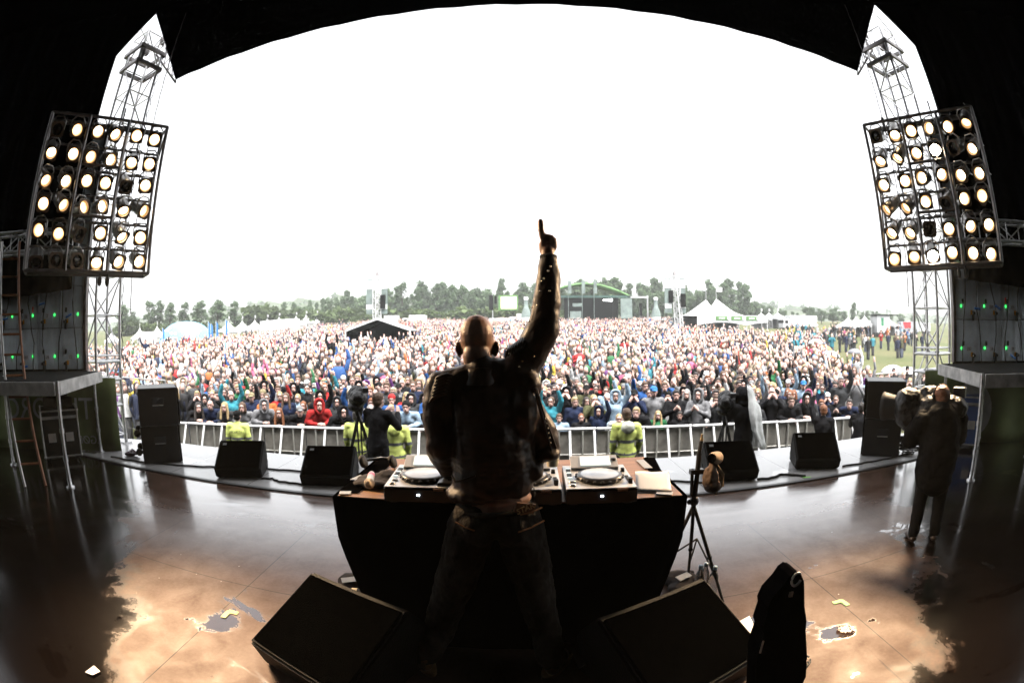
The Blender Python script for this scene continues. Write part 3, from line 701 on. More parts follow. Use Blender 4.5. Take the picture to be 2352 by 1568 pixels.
def person(loc, rz, pose, fem, jc, hair, hc, label, group='spectators', scale=1., skin=None, tcol=None, cat='person', hatcol=None, r=rng, top='jacket'):
    bm_, tp, tr, hd = fig(pose, fem)
    o = link('person', bm_, None, loc); o.rotation_euler = (0, 0, rz); o.scale = (scale*r.uniform(.96, 1.04),)*2+(scale,)
    o.color = skin or skin_tone(r); tag(o, label, cat, group)
    j = link(top, tp, o); j.color = (*jc, 1)
    t = link('trousers', tr, o); t.color = (*(tcol or r.choice(TCOL)), 1)
    if hair:
        h = link(HAIR[hair].name, HAIR[hair], o, hd); h.color = (*(jc if hair == 'hood' else hatcol if hair in ('cap', 'beanie') else hc), 1)
        h.rotation_euler = ((-.18 if pose in ('rail', 'lowrail') else 0)*0, 0, 0)
    return o

# ------------------------------------------------------------------ crowd barrier and the first rows of spectators
BARY = lambda x: 9.6-.011*x*x
PLATE = mat('grey_barrier_plate', (.26, .245, .22), .55, .2, var=.35, vscale=5)
def barrier_proto():
    t = thing('crowd_barrier', 'x', 'crowd barrier', (0, 0, 0), 0, 'crowd barrier sections')
    b = MB(); b.box((0, .03, .58), (.985, .012, 1.04)); b.box((0, .018, .10), (.985, .02, .05)); b.build('plate', PLATE, t)
    b = MB(); b.tube((-.49, 0, 1.15), (.49, 0, 1.15), .030, n=10); b.build('top_rail', WHITE, t)
    b = MB(); b.tube((-.49, .01, .62), (.49, .01, .62), .018); b.build('mid_rail', mat('dull_steel', (.42, .41, .38), .5, .5), t)
    for x, mm in ((-.26, mat('dull_steel', (1, 1, 1))), (.22, mat('dull_steel', (1, 1, 1))), (-.04, WHITE), (.45, WHITE)):
        b = MB(); b.tube((x, 0, 1.13), (x+.0, -.55 if mm is WHITE else -.06, .03), .026 if mm is WHITE else .020); b.build('leg', mm, t)
    b = MB(); b.box((0, -.3, .015), (.98, .62, .03)); b.build('foot_plate', PLATE, t); return t
ORD = ['first', 'second', 'third', 'fourth', 'fifth', 'sixth', 'seventh', 'eighth', 'ninth', 'tenth', 'eleventh', 'twelfth', 'thirteenth', 'fourteenth', 'fifteenth', 'sixteenth', 'seventeenth', 'eighteenth', 'nineteenth', 'twentieth']
def nth(i):
    i += 1
    if i <= 20: return ORD[i-1]
    return f"{i}{'th' if 10 < i % 100 < 14 else {1: 'st', 2: 'nd', 3: 'rd'}.get(i % 10, 'th')}"
bp = barrier_proto(); nb = 17
for i in range(nb):
    x = -8.0+i*1.0; y = BARY(x); rz = math.atan(-.022*x)
    lb = f'white railed grey steel crowd barrier section, {nth(i)} from the left'
    o = bp if i == 0 else dup(bp)
    o.location = (x, y, gz(y)-.02); o.rotation_euler = (0, 0, rz); o['label'] = lb

pr = random.Random(21)
def pick(w): return pr.choices(list(JCOL), JW)[0]
nind = 0
def spectator(x, y, pose, fem, row_txt, scale=1., force=None):
    global nind
    jn = force.get('j') if force and 'j' in force else pick(0)
    hs_ = pr.choices(['long', 'bob', 'pony', 'hood', 'beanie', 'cap', 'short'], [34, 14, 14, 12, 4, 3, 6])[0] if fem else pr.choices(['short', 'crop', None, 'hood', 'cap', 'beanie'], [42, 22, 7, 13, 9, 4])[0]
    if force and 'h' in force: hs_ = force['h']
    hcn = pr.choices(list(HCOL), [18, 9, 32, 26, 8, 4])[0]; hat = pr.choices(list(HATCOL), [4, 4, 2, 1, 2, 2])[0]
    if force and 'hc' in force: hcn = force['hc']
    htxt = HAIRTXT[hs_].format(hat if hs_ in ('cap', 'beanie') else hcn)
    lb = f"{jn} top, {htxt}, {row_txt}"; lb = "person in "+lb if len(lb.split()) < 14 else lb.replace(", ", " person, ", 1) if len(lb.split()) < 16 else lb
    rz = math.atan2(-x*.6, y)*-1+pr.gauss(0, .18)
    face = math.atan2(x, y)          # look toward the performer
    o = person((x, y, gz(y)+pr.uniform(-.05, .03)), -face*.85+pr.gauss(0, .15), pose, fem, JCOL[jn], hs_, HCOL[hcn], lb, 'spectators standing in rows at the barrier', scale, r=pr, hatcol=HATCOL[hat])
    nind += 1; return o
OCC = []     # discs taken by single people
for row in range(9):
    n = 0; y0 = .58+row*.52; sp = .46 if row else .44
    xs = []; x = -8.1-(.12*row)+pr.uniform(0, .2)
    while x < 8.1+.12*row: xs.append(x); x += sp*pr.uniform(.86, 1.16)
    keep = []
    for x in xs:
        y = BARY(x)+y0+pr.gauss(0, .06 if row else .02); a = x/y
        OCC.append((x, y))
        if -.155 < a < .035 and row < 7 or (-.9 < a < -.80 and row < 4) : continue      # covered by the performer: filled by the massed crowd
        keep.append((x, y))
    for i, (x, y) in enumerate(keep):
        fem = pr.random() < .47
        if row == 0: pose = pr.choices(['rail', 'lowrail', 'face', 'clap', 'raise', 'stand', 'phone'], [46, 22, 7, 11, 5, 6, 3])[0]
        else: pose = pr.choices(['stand', 'clap', 'face', 'raise', 'both', 'phone', 'point'], [44, 12, 7, 20, 7, 7, 3])[0]
        sc_ = pr.gauss(.975 if not fem else .925, .035)
        if row == 0 and pr.random() < .10: sc_, pose = .78, 'stand'
        spectator(x, y, pose, fem, f"{WORD[pose]+', ' if WORD[pose] else ''}{nth(i)} from left, {ORD[row]} row".replace('leaning on the barrier', 'leaning forward').replace('bent low over the barrier', 'bent forward'), sc_)
        if nind >= 262: break
    if nind >= 262: break
# people behind the side fences
FENCEW = mat('thin_fence_wire', (.35, .36, .36), .4, .8)
for s, side in ((-1, 'left'), (1, 'right')):
    for k in range(3):
        a = Vector((s*(9.1+k*2.3), 10.0+k*.25, 0)); t = thing('wire_fence', f'galvanised wire mesh fence panel, {ORD[k]} one outward from the {side} barrier end', 'fence', (a.x, a.y, gz(a.y)), s*.1, 'wire fence panels')
        b = MB(); w = s*2.2
        for x in (0, w): b.tube((x, 0, 0), (x, 0, 1.95), .022)
        for z in (.12, 1.93): b.tube((0, 0, z), (w, 0, z), .020)
        b.build('frame', ALU, t); b = MB()
        for i in range(1, 24): b.tube((w*i/24, .01, .12), (w*i/24, .01, 1.93), .0035, n=4, cap=False)
        for z in (.5, 1.0, 1.45): b.tube((0, .01, z), (w, .01, z), .0045, n=4, cap=False)
        b.build('wire_mesh', FENCEW, t)
    k = 0
    for row in range(3):
        for i in range(6):
            x = s*(9.5+i*.72+pr.uniform(-.15, .15)+row*.3); y = 10.75+row*.75+pr.uniform(-.1, .1)+i*.05; OCC.append((x, y))
            f = {'j': 'pink', 'h': 'hood'} if (s < 0 and row == 0 and i == 2) else None
            spectator(x, y, pr.choice(['stand', 'stand', 'clap', 'face']), pr.random() < .5, f"behind the {side} fence, {nth(i)} outward, {ORD[row]} row", .80 if f else pr.gauss(.97, .05), f)

# ------------------------------------------------------------------ the massed crowd behind: nobody could count it
def low_person(r, jc, hc_, sk, pose):
    return None
def ico():
    bm = bmesh.new(); bmesh.ops.create_icosphere(bm, subdivisions=2, radius=1); v = np.array([q.co[:] for q in bm.verts]); f = np.array([[q.index for q in p.verts] for p in bm.faces]); bm.free(); return v, f
def crowd_templates():
    """a few small people as (verts, tris, part index): 0 skin, 1 hair, 2 top, 3 trousers"""
    hv, hf = ico(); out = []
    def cyl(ch, n=7):
        V = []; Fc = []
        for p, r in ch:
            for i in range(n): V.append((p[0]+r[0]*math.cos(6.2832*i/n), p[1]+r[1]*math.sin(6.2832*i/n), p[2]))
        for j in range(len(ch)-1):
            for i in range(n):
                k = (i+1) % n; Fc += [(j*n+i, j*n+k, (j+1)*n+k), (j*n+i, (j+1)*n+k, (j+1)*n+i)]
        m = len(ch)-1; Fc += [(m*n, m*n+i, m*n+i+1) for i in range(1, n-1)]
        return np.array(V), np.array(Fc)
    def limb(a, b_, r0, r1, n=5):
        a, b_ = Vector(a), Vector(b_); z = (b_-a).normalized(); x = z.orthogonal().normalized(); y = z.cross(x)
        V = [a+(x*math.cos(6.2832*i/n)+y*math.sin(6.2832*i/n))*r0 for i in range(n)]+[b_+(x*math.cos(6.2832*i/n)+y*math.sin(6.2832*i/n))*r1 for i in range(n)]
        Fc = []
        for i in range(n): k = (i+1) % n; Fc += [(i, k, n+k), (i, n+k, n+i)]
        Fc += [(n, n+i, n+i+1) for i in range(1, n-1)]; return np.array([q[:] for q in V]), np.array(Fc)
    for arm in ('down', 'down', 'down', 'up1', 'up2', 'clap', 'face'):
        for hair in ('short', 'long', 'bald', 'hood'):
            P = []
            v = hv*np.array([.080, .10, .122])+np.array([0, -.01, 1.62]); P.append((v, hf, 0))
            if hair == 'short': P.append((hv*np.array([.088, .102, .105])+np.array([0, .022, 1.662]), hf, 1))
            if hair == 'long': P.append((hv*np.array([.095, .105, .112])+np.array([0, .025, 1.655]), hf, 1)); P.append(limb((-.085, .0, 1.64), (-.10, -.05, 1.36), .035, .03)+(1,)); P.append(limb((.085, .0, 1.64), (.10, -.05, 1.36), .035, .03)+(1,))
            if hair == 'hood': P.append((hv*np.array([.115, .115, .145])+np.array([0, .04, 1.63]), hf, 2))
            P.append(cyl([((0, 0, 1.52), (.055, .055)), ((0, 0, 1.42), (.055, .055))])+(0,))
            P.append(cyl([((0, 0, .80), (.18, .14)), ((0, 0, 1.05), (.17, .125)), ((0, 0, 1.28), (.195, .13)), ((0, 0, 1.42), (.185, .11)), ((0, 0, 1.48), (.08, .075))], 9)+(2,))
            P.append(cyl([((0, 0, .0), (.13, .09)), ((0, 0, .85), (.16, .12))], 6)+(3,))
            for s in (-1, 1):
                up_ = arm == 'up2' or (arm == 'up1' and s > 0)
                if up_: P.append(limb((s*.19, 0, 1.40), (s*.27, -.06, 1.66), .065, .05)+(2,)); P.append(limb((s*.27, -.06, 1.66), (s*.22, -.12, 1.90), .05, .04)+(2,)); P.append(limb((s*.22, -.12, 1.89), (s*.21, -.13, 2.05), .04, .035)+(0,))
                elif arm in ('clap', 'face'): zz = 1.34 if arm == 'clap' else 1.56; P.append(limb((s*.19, 0, 1.40), (s*.25, -.10, 1.18), .065, .05)+(2,)); P.append(limb((s*.25, -.10, 1.18), (s*.05, -.24, zz-.06), .05, .04)+(2,)); P.append(limb((s*.05, -.24, zz-.07), (s*.025, -.25, zz+.06), .042, .03)+(0,))
                else: P.append(limb((s*.20, 0, 1.40), (s*.25, .0, 1.12), .068, .055)+(2,)); P.append(limb((s*.25, 0, 1.12), (s*.21, -.08, .88), .05, .04)+(2,))
            out.append(P)
    res = []
    for P in out:
        V = []; Fc = []; K = []; o = 0
        for v, f, k in P: V.append(v); Fc.append(f+o); K += [k]*len(v); o += len(v)
        res.append((np.concatenate(V), np.concatenate(Fc), np.array(K)))
    return res
TENTS = []     # (x, y, radius) kept free, filled by the background below
def crowd_limit(x, y):
    """inside the audience area"""
    if y < 10: return False
    xl = -30 if y < 40 else -30-.10*(y-40)
    xr = np.interp(y, [10, 13, 16, 21, 33, 43, 64, 70, 125], [10.6, 11.5, 13.6, 15.5, 23.5, 22.5, 21.5, 22, 40])
    if x > xr: return False
    if x < xl: return False
    if y < 13.5 and abs(x) > 14.5: return False
    return True
JWF = [30, 12, 13, 9, 15, 6, 4, 5, 3, 3, 4, 5, 2.5, 3, 2, 2, 6]
def make_crowd():
    TP = crowd_templates(); cr = random.Random(77); g = {}
    for x, y in OCC: g.setdefault((int(x//1), int(y//1)), []).append((x, y))
    pts = []
    y = 9.95
    while y < 128:
        sp = .50 if y < 24 else .58 if y < 45 else .85 if y < 80 else 1.2
        x = -45+cr.uniform(0, sp)
        while x < 48:
            px, py = x+cr.uniform(-.18, .18)*sp*2, y+cr.uniform(-.2, .2)*sp*2
            x += sp*cr.uniform(.85, 1.2)
            if not crowd_limit(px, py) or py < BARY(px)+.5: continue
            if abs(px/py) > 1.45: continue
            ok = True
            for gx in (-1, 0, 1):
                for gy in (-1, 0, 1):
                    for qx, qy in g.get((int(px//1)+gx, int(py//1)+gy), []):
                        if (qx-px)**2+(qy-py)**2 < .14: ok = False; break
            if not ok or any(abs(px-tx) < tw and abs(py-ty) < td for tx, ty, tw, td in CLEAR): continue
            dens = .96 if math.sin(px*.41+1.7*math.sin(py*.23))*math.sin(py*.37+px*.11) > -.55 else .68
            if py > 66 and px > 14: dens = .8
            if px > np.interp(py, [10, 20, 43, 64], [10, 13.5, 19, 19]): dens = .55
            if cr.random() > dens: continue
            pts.append((px, py))
        y += sp*1.02
    for k in range(150):       # loose walkers on the open grass
        yy = cr.uniform(30, 75); xx = yy*cr.uniform(.62, 1.12)
        if crowd_limit(xx, yy) or cr.random() < .5 and xx/yy > .9: continue
        pts.append((xx, yy))
    N = len(pts); Vs = []; Fs = []; Cs = []; o = 0
    names = list(JCOL); PT = [[(.02, .025, .045), (.015, .015, .018), (.05, .06, .09)][i % 3] for i in range(3)]
    for px, py in pts:
        near = py < 60
        arm = cr.choices([0, 3, 4, 5, 6], [58, 17, 6, 10, 7])[0]; hr = cr.choices([0, 1, 2, 3], [46, 30, 8, 14])[0]
        V, Fc, K = TP[arm*4+hr]
        a = -math.atan2(px, py)*.9+cr.gauss(0, .3); c, s = math.cos(a), math.sin(a); sc = cr.gauss(.965, .055)
        if cr.random() < .02: sc *= 1.22          # carried on shoulders or standing on something
        W_ = np.empty_like(V); W_[:, 0] = (V[:, 0]*c-V[:, 1]*s)*sc+px; W_[:, 1] = (V[:, 0]*s+V[:, 1]*c)*sc+py; W_[:, 2] = V[:, 2]*sc+gz(py)
        Vs.append(W_); Fs.append(Fc+o); o += len(V)
        j = JCOL[cr.choices(names, JWF)[0]]; h = HCOL[cr.choices(list(HCOL), [14, 8, 34, 28, 7, 5])[0]]; sk_ = skin_tone(cr)[:3]
        if cr.random() < .07: h = HATCOL[cr.choice(list(HATCOL))]
        pal = np.array([sk_, h, j, cr.choice(PT)]); Cs.append(pal[K])
    V = np.concatenate(Vs).astype(np.float32); Fc = np.concatenate(Fs).astype(np.int32); C = np.concatenate(Cs).astype(np.float32)
    me = bpy.data.meshes.new('crowd'); me.vertices.add(len(V)); me.vertices.foreach_set('co', V.ravel())
    me.loops.add(len(Fc)*3); me.loops.foreach_set('vertex_index', Fc.ravel()); me.polygons.add(len(Fc))
    me.polygons.foreach_set('loop_start', np.arange(0, len(Fc)*3, 3, dtype=np.int32)); me.polygons.foreach_set('use_smooth', np.ones(len(Fc), bool)); me.update(calc_edges=True)
    at = me.attributes.new('shade', 'FLOAT_COLOR', 'POINT'); at.data.foreach_set('color', np.concatenate([C, np.ones((len(C), 1), np.float32)], 1).ravel())
    me.materials.append(mat('crowd_people', (1, 1, 1), .7, attr='shade', var=.15, vscale=12))
    tag(link('crowd', me), 'dense festival crowd of many thousand people filling the field', 'crowd', kind='stuff'); print('crowd', N, len(Fc))
# x, y, half width, half depth of what stands inside the audience area
CLEAR = [(-11.7, 38.8, 3.1, 6.6), (-18.5, 61, 1, 1), (19.6, 60, 1, 1), (31, 75.5, 7.5, 6.5)]
make_crowd()
# ------------------------------------------------------------------ trees, hills, shrubs
def leaf_mat(name, a, b_):
    m, n, l, p = nodes_of(name); oi = n.new('ShaderNodeObjectInfo'); at = n.new('ShaderNodeAttribute'); at.attribute_name = 'shade'
    mx = n.new('ShaderNodeMix'); mx.data_type = 'RGBA'; mx.inputs[6].default_value = (*a, 1); mx.inputs[7].default_value = (*b_, 1); l.new(at.outputs['Fac'], mx.inputs[0])
    hv = n.new('ShaderNodeHueSaturation'); l.new(mx.outputs[2], hv.inputs['Color']); mr = n.new('ShaderNodeMapRange'); mr.inputs[3].default_value = .75; mr.inputs[4].default_value = 1.3; l.new(oi.outputs['Random'], mr.inputs[0]); l.new(mr.outputs[0], hv.inputs['Value'])
    l.new(hv.outputs[0], p.inputs['Base Color']); p.inputs['Roughness'].default_value = .7
    tr = n.new('ShaderNodeBsdfTranslucent'); l.new(hv.outputs[0], tr.inputs['Color']); ms = n.new('ShaderNodeMixShader'); ms.inputs[0].default_value = .3
    l.new(p.outputs[0], ms.inputs[1]); l.new(tr.outputs[0], ms.inputs[2]); l.new(ms.outputs[0], n['Material Output'].inputs['Surface']); return m
LEAF = leaf_mat('tree_foliage', (.080, .130, .060), (.135, .200, .105)); LEAF2 = leaf_mat('shrub_foliage', (.045, .075, .020), (.10, .145, .045))
BARK = mat('tree_bark', (.07, .055, .04), .9, var=.4)
def leaves(clumps, n, size, seed, mt, name='crown'):
    """n leaf sprays spread over clumps [(centre, radii)]"""
    r = np.random.default_rng(seed); w = np.array([c[1][0]*c[1][1]*c[1][2] for c in clumps])**.7; w /= w.sum()
    k = r.choice(len(clumps), n, p=w); cen = np.array([c[0] for c in clumps])[k]; rad = np.array([c[1] for c in clumps])[k]
    d = r.normal(size=(n, 3)); d /= np.linalg.norm(d, axis=1)[:, None]; p = cen+d*rad*(r.uniform(.35, 1.05, (n, 1)))
    a = r.normal(size=(n, 3)); a /= np.linalg.norm(a, axis=1)[:, None]; b_ = np.cross(a, r.normal(size=(n, 3))); b_ /= np.linalg.norm(b_, axis=1)[:, None]
    s = size*r.uniform(.6, 1.3, (n, 1)); V = np.stack([p-a*s-b_*s*.55, p+a*s*.3-b_*s*.8, p+a*s+b_*s*.5, p-a*s*.4+b_*s*.8], 1).reshape(-1, 3)
    me = bpy.data.meshes.new(name); me.from_pydata(V.tolist(), [], np.arange(n*4).reshape(-1, 4).tolist())
    at = me.attributes.new('shade', 'FLOAT_COLOR', 'POINT'); sh = np.repeat((r.uniform(0, 1, len(clumps))[k]*.6+r.uniform(0, .4, n)), 4)
    at.data.foreach_set('color', np.stack([sh, sh, sh, np.ones_like(sh)], 1).astype(np.float32).ravel()); me.materials.append(mt); return me
def tree_parts(kind, seed):
    r = random.Random(seed); h = 12.; cl = []; b = MB()
    if kind == 'poplar':
        for i in range(44):
            z = r.uniform(.7, 11.6); w = 2.1*math.sin(math.pi*min(1, max(.16, (z+.8)/13.2)))**.7; a = r.uniform(0, 6.28); q = r.uniform(.2, 1)*w
            cl.append(((q*math.cos(a), q*math.sin(a), z), (r.uniform(.5, .95),)*2+(r.uniform(.7, 1.2),)))
        b.tube((0, 0, 0), (0, 0, 11), .22, .03)
        for i in range(14): z = r.uniform(1.5, 8); a = r.uniform(0, 6.28); b.tube((0, 0, z), (1.7*math.cos(a), 1.7*math.sin(a), z+3), .07, .02, 5)
        n = 1500
    elif kind == 'tall':
        for i in range(26):
            z = r.uniform(3.0, 11.4); w = 1.9*(1-abs((z-6)/8)**1.5); a = r.uniform(0, 6.28); q = r.uniform(.1, 1)*w
            cl.append(((q*math.cos(a), q*math.sin(a), z), (r.uniform(.7, 1.3),)*2+(r.uniform(.7, 1.3),)))
        cl.append(((0, 0, 11.6), (.45, .45, .9))); b.tube((0, 0, 0), (.2, 0, 11), .2, .03)
        for i in range(10): z = r.uniform(2.5, 8); a = r.uniform(0, 6.28); b.tube((0, 0, z), (1.6*math.cos(a), 1.6*math.sin(a), z+1.6), .07, .02, 5)
        n = 1500
    else:
        for i in range(26):
            a = r.uniform(0, 6.28); z = r.uniform(3, 10.5); w = 4.3*math.sqrt(max(.05, 1-((z-6)/5.2)**2)); q = r.uniform(.3, 1)*w
            cl.append(((q*math.cos(a), q*math.sin(a), z), (r.uniform(1.1, 1.9),)*2+(r.uniform(.9, 1.5),)))
        b.tube((0, 0, 0), (0, 0, 7), .35, .1)
        for i in range(8): a = r.uniform(0, 6.28); b.tube((0, 0, r.uniform(2, 4)), (2.8*math.cos(a), 2.8*math.sin(a), r.uniform(5.5, 8)), .12, .03, 5)
        n = 1900
    return leaves(cl, int(n*(1.6 if kind == 'poplar' else 1.9)), .24 if kind != 'round' else .28, seed, LEAF), b
TREES = {}
def tree(kind, var, loc, h, label, group, w=1.):
    k = (kind, var)
    o = thing('tree', label, 'tree', loc, rng.uniform(0, 6.28), group)
    if k not in TREES:
        cm, b = tree_parts(kind, hash(kind) % 97 if False else {'poplar': 10, 'tall': 40, 'round': 70}[kind]+var); tr = b.build('trunk', BARK, o); TREES[k] = (cm, tr.data)
    else: link('trunk', TREES[k][1], o)
    link('crown', TREES[k][0], o); o.scale = (h/12*w, h/12*w, h/12); return o
def TZ(u, v, y): return (at_y(u, v, y)).z
# single poplars standing clear on the left
for i, (u, v, y, kd, w) in enumerate([(283, 702, 95, 'poplar', 1.15), (300, 712, 96, 'round', .7), (344, 692, 100, 'poplar', 1.0), (366, 692, 102, 'poplar', .9), (391, 694, 101, 'poplar', .85), (425, 695, 108, 'poplar', .9), (460, 692, 108, 'poplar', 1.1), (500, 688, 106, 'poplar', 1.1), (539, 692, 112, 'poplar', .95), (578, 712, 125, 'tall', 1.)]):
    p = at_y(u, v, y); g_ = gz(y)-.2
    tree(kd, i % 3, (p.x, y, g_), p.z-g_, f'loose {"upright" if kd != "round" else "spreading"} green tree, {nth(i)} from left beyond the white tents', 'upright trees beyond the left tents', w*1.55)
# misty tree line across the back
seg = [(640, 703), (700, 697), (760, 690), (800, 680), (860, 672), (900, 664), (950, 662), (1000, 655), (1060, 662), (1100, 664), (1150, 655), (1190, 662), (1225, 650), (1260, 672), (1300, 660), (1380, 640), (1400, 642), (1440, 668), (1490, 648), (1510, 650), (1560, 658), (1600, 648), (1640, 658), (1690, 650), (1715, 672), (1740, 690)]
us = np.array([s[0] for s in seg]); vs_ = np.array([s[1] for s in seg]); tr_ = random.Random(9); u = 640
while u < 1745:
    v = float(np.interp(u, us, vs_))+tr_.choice([-12, -6, -2, 0, 3, 8, 14, 20])+tr_.uniform(-3, 3); y = tr_.uniform(138, 165); p = at_y(u, v, y); g_ = gz(y)-.3
    where = 'behind the white tent row' if u < 780 else 'between black tent and video screen' if u < 1160 else 'behind the far stage' if u < 1480 else 'behind the twin-peaked white tent'
    tree(tr_.choice(['tall', 'tall', 'tall', 'round', 'poplar']), tr_.randrange(3), (p.x, y, g_), p.z-g_, f'tall tree in the misty green tree line {where}', 'trees of the misty tree line', tr_.uniform(.8, 1.25))
    u += tr_.uniform(9, 15)
# rounder trees on the right
for i, (u, v, y) in enumerate([(1765, 698, 150), (1795, 706, 150), (1826, 712, 140), (1858, 700, 128), (1886, 706, 135), (1912, 702, 130), (1935, 712, 140), (1960, 694, 120), (1985, 710, 150), (2010, 711, 150), (2045, 720, 150), (2068, 717, 140), (2098, 722, 150), (2120, 730, 150), (2150, 728, 150)]):
    p = at_y(u, v, y); g_ = gz(y)-.2
    tree('poplar' if u == 1960 else 'round', i % 3, (p.x, y, g_), p.z-g_, f'{"upright loose" if u == 1960 else "round bushy"} green tree beyond the right tents, {nth(i)} from the left', 'round trees beyond the right tents', 1.1)
# shrubs at the foot of the tree line
SH = [leaves([((tr_.uniform(-1.6, 1.6), tr_.uniform(-1, 1), tr_.uniform(.6, 2.2)), (tr_.uniform(.7, 1.2),)*3) for _ in range(9)], 650, .33, 300+k, LEAF2, 'shrub') for k in range(3)]
u = 590
while u < 1290:
    y = tr_.uniform(126, 134); v = 712+tr_.uniform(-10, 8); p = at_y(u, v, y); g_ = gz(y)-.2
    o = tag(link('shrub', SH[tr_.randrange(3)], None, (p.x, y, g_)), 'bright green shrub at the foot of the misty tree line beyond the crowd', 'shrub', 'shrubs at the foot of the tree line'); k = max(.5, (p.z-g_)/3.); o.scale = (k*1.3, k*1.2, k); o.rotation_euler = (0, 0, tr_.uniform(0, 6)); u += tr_.uniform(14, 24)
for i in range(10):
    u = 262+i*30; y = tr_.uniform(92, 100); v = 742+tr_.uniform(-6, 8); p = at_y(u, v, y); g_ = gz(y)-.2
    o = tag(link('shrub', SH[i % 3], None, (p.x, y, g_)), 'dense green shrub under the upright trees beyond the left tents', 'shrub', 'shrubs under the upright trees'); k = max(.6, (p.z-g_)/3.); o.scale = (k*1.5, k*1.2, k)
# far wooded hills
def make_hills():
    b = MB(); prof = [(-1.75, .04), (-1.3, .05), (-1.1, .045), (-.85, .058), (-.70, .071), (-.588, .078), (-.47, .083), (-.37, .085), (-.2, .08), (.1, .075), (.45, .065), (.7, .058), (.85, .052), (1.0, .048), (1.15, .047), (1.4, .045), (1.8, .04)]
    xs = np.linspace(-1.75, 1.8, 260); D = 420.; rings = []
    hz = np.interp(xs, [p[0] for p in prof], [p[1] for p in prof]); rr = random.Random(4)
    top = []
    for x, h in zip(xs, hz):
        n = 1.6*math.sin(x*61)+1.2*math.sin(x*143+1)+.9*math.sin(x*297+2)
        top.append((x*D, D, CAMH+h*D+n))
    V = []
    for (x, y, z) in top: V += [(x*.93, y*.93-18, gz(170)-1), (x*.96, y*.96-8, (z+gz(170))*.55+1), (x, y, z), (x*1.1, y*1.25, z+2), (x*1.3, y*1.7, gz(170)-2)]
    n = len(top); b.add(V, [[i*5+k, (i+1)*5+k, (i+1)*5+k+1, i*5+k+1] for i in range(n-1) for k in range(4)], 0, True)
    tag(b.build('hills', mat('wooded_hillside', (.05, .07, .03), .95, var=.5, vscale=.05, bump=.5, bscale=.2)), kind='structure'); return top
htop = make_hills()
cl = []
for (x, y, z) in htop[::1]:
    for k in range(4): f = rng.uniform(.93, 1.0); zz = (z*(f-.93)/.07+gz(170)*(1-f)/.07); cl.append(((x*f+rng.uniform(-4, 4), y*f-10*(1-f)/.07*1, zz+rng.uniform(-1, 1.5)), (rng.uniform(3, 5),)*2+(rng.uniform(2.2, 3.8),)))
tag(link('woodland', leaves(cl, 30000, 1.5, 55, LEAF, 'woodland')), 'continuous dark wood covering the distant hills behind the field', 'woodland', kind='stuff')

# ------------------------------------------------------------------ tents, towers, far stage
GREENPRINT = mat('green_printed_fabric', (.12, .26, .08), .6, var=.3, vscale=1.5); GREYPRINT = mat('grey_green_print', (.20, .25, .23), .6, var=.4, vscale=.8)
SKYBLUE = mat('pale_blue_inflatable', (.17, .42, .62), .4, var=.08, vscale=1.); BLUEFLAG = mat('blue_flag_cloth', (.05, .22, .55), .7)
def pagoda(name, loc, w, eave, peak, rz, label, group, flag=True, depth=None, tint=WHITEPVC):
    t = thing(name, label, 'tent', loc, rz, group); h = w/2; d = (depth or w)/2
    b = MB(); rings = []
    for k in range(9):
        f = k/8; q = (1-f)**1.9*.97+.03*(1-f)+.008; z = eave+(peak-eave)*f
        rings.append([Vector((sx*h*q, sy*d*q, z)) for sx, sy in ((-1, -1), (1, -1), (1, 1), (-1, 1))])
    b.loft(rings, 0, False); b.build('roof', tint, t)
    b = MB()
    for a, c in (((-h, -d), (h, -d)), ((h, -d), (h, d)), ((h, d), (-h, d)), ((-h, d), (-h, -d))):
        n = 10; vv = []
        for i in range(n+1):
            f = i/n; x, y = a[0]+(c[0]-a[0])*f, a[1]+(c[1]-a[1])*f; dr = .22+.45*abs(2*f-1)**2.5
            vv += [(x, y, eave), (x, y, eave-dr*w/4.5)]
        b.add(vv, [[2*i, 2*i+1, 2*i+3, 2*i+2] for i in range(n)])
    o = b.build('valance', tint, t); sm = o.modifiers.new('t', 'SOLIDIFY'); sm.thickness = .02
    for sx, sy in ((-1, -1), (1, -1), (1, 1), (-1, 1)):
        b = MB(); b.tube((sx*(h-.03), sy*(d-.03), 0), (sx*(h-.03), sy*(d-.03), eave), .05); b.build('leg', WHITE, t)
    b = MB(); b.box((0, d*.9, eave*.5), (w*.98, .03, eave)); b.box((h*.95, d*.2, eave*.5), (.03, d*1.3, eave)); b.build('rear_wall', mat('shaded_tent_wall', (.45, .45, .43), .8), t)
    if flag:
        b = MB(); b.tube((0, 0, peak-.05), (0, 0, peak+w*.22), .025); b.build('flag_pole', WHITE, t)
        b = MB(); vv = []
        for i in range(5): vv += [(i*w*.035, .03*math.sin(i*1.5), peak+w*.22-i*.02), (i*w*.035, .03*math.sin(i*1.5+.4), peak+w*.08-i*.02)]
        b.add(vv, [[2*i, 2*i+1, 2*i+3, 2*i+2] for i in range(4)]); o = b.build('flag', FLAG, t); sm = o.modifiers.new('t', 'SOLIDIFY'); sm.thickness = .01
    return t
us_ = [(257, 759, 42), (321, 751, 40), (361, 747, 44), (525, 736, 57), (556, 735, 61), (585, 733, 65), (614, 731, 69), (641, 727, 73), (680, 725, 79), (703, 722, 83), (728, 721, 87)]
for i, (u, v, y) in enumerate(us_):
    y = 62+(i == 2)*3 if i < 3 else 92+(i-3)*5.4; p = at_y(u, v, y); hh = 3.6 if i < 3 else 4.6; g_ = p.z-hh
    pagoda('pagoda_tent', (p.x, y, g_), 3.2 if i < 3 else 4.3, hh*.50, hh, R(-38) if i < 3 else R(-28), f'white pagoda tent with flag on its peak, {nth(i)} from the left', 'white pagoda tents along the left edge')
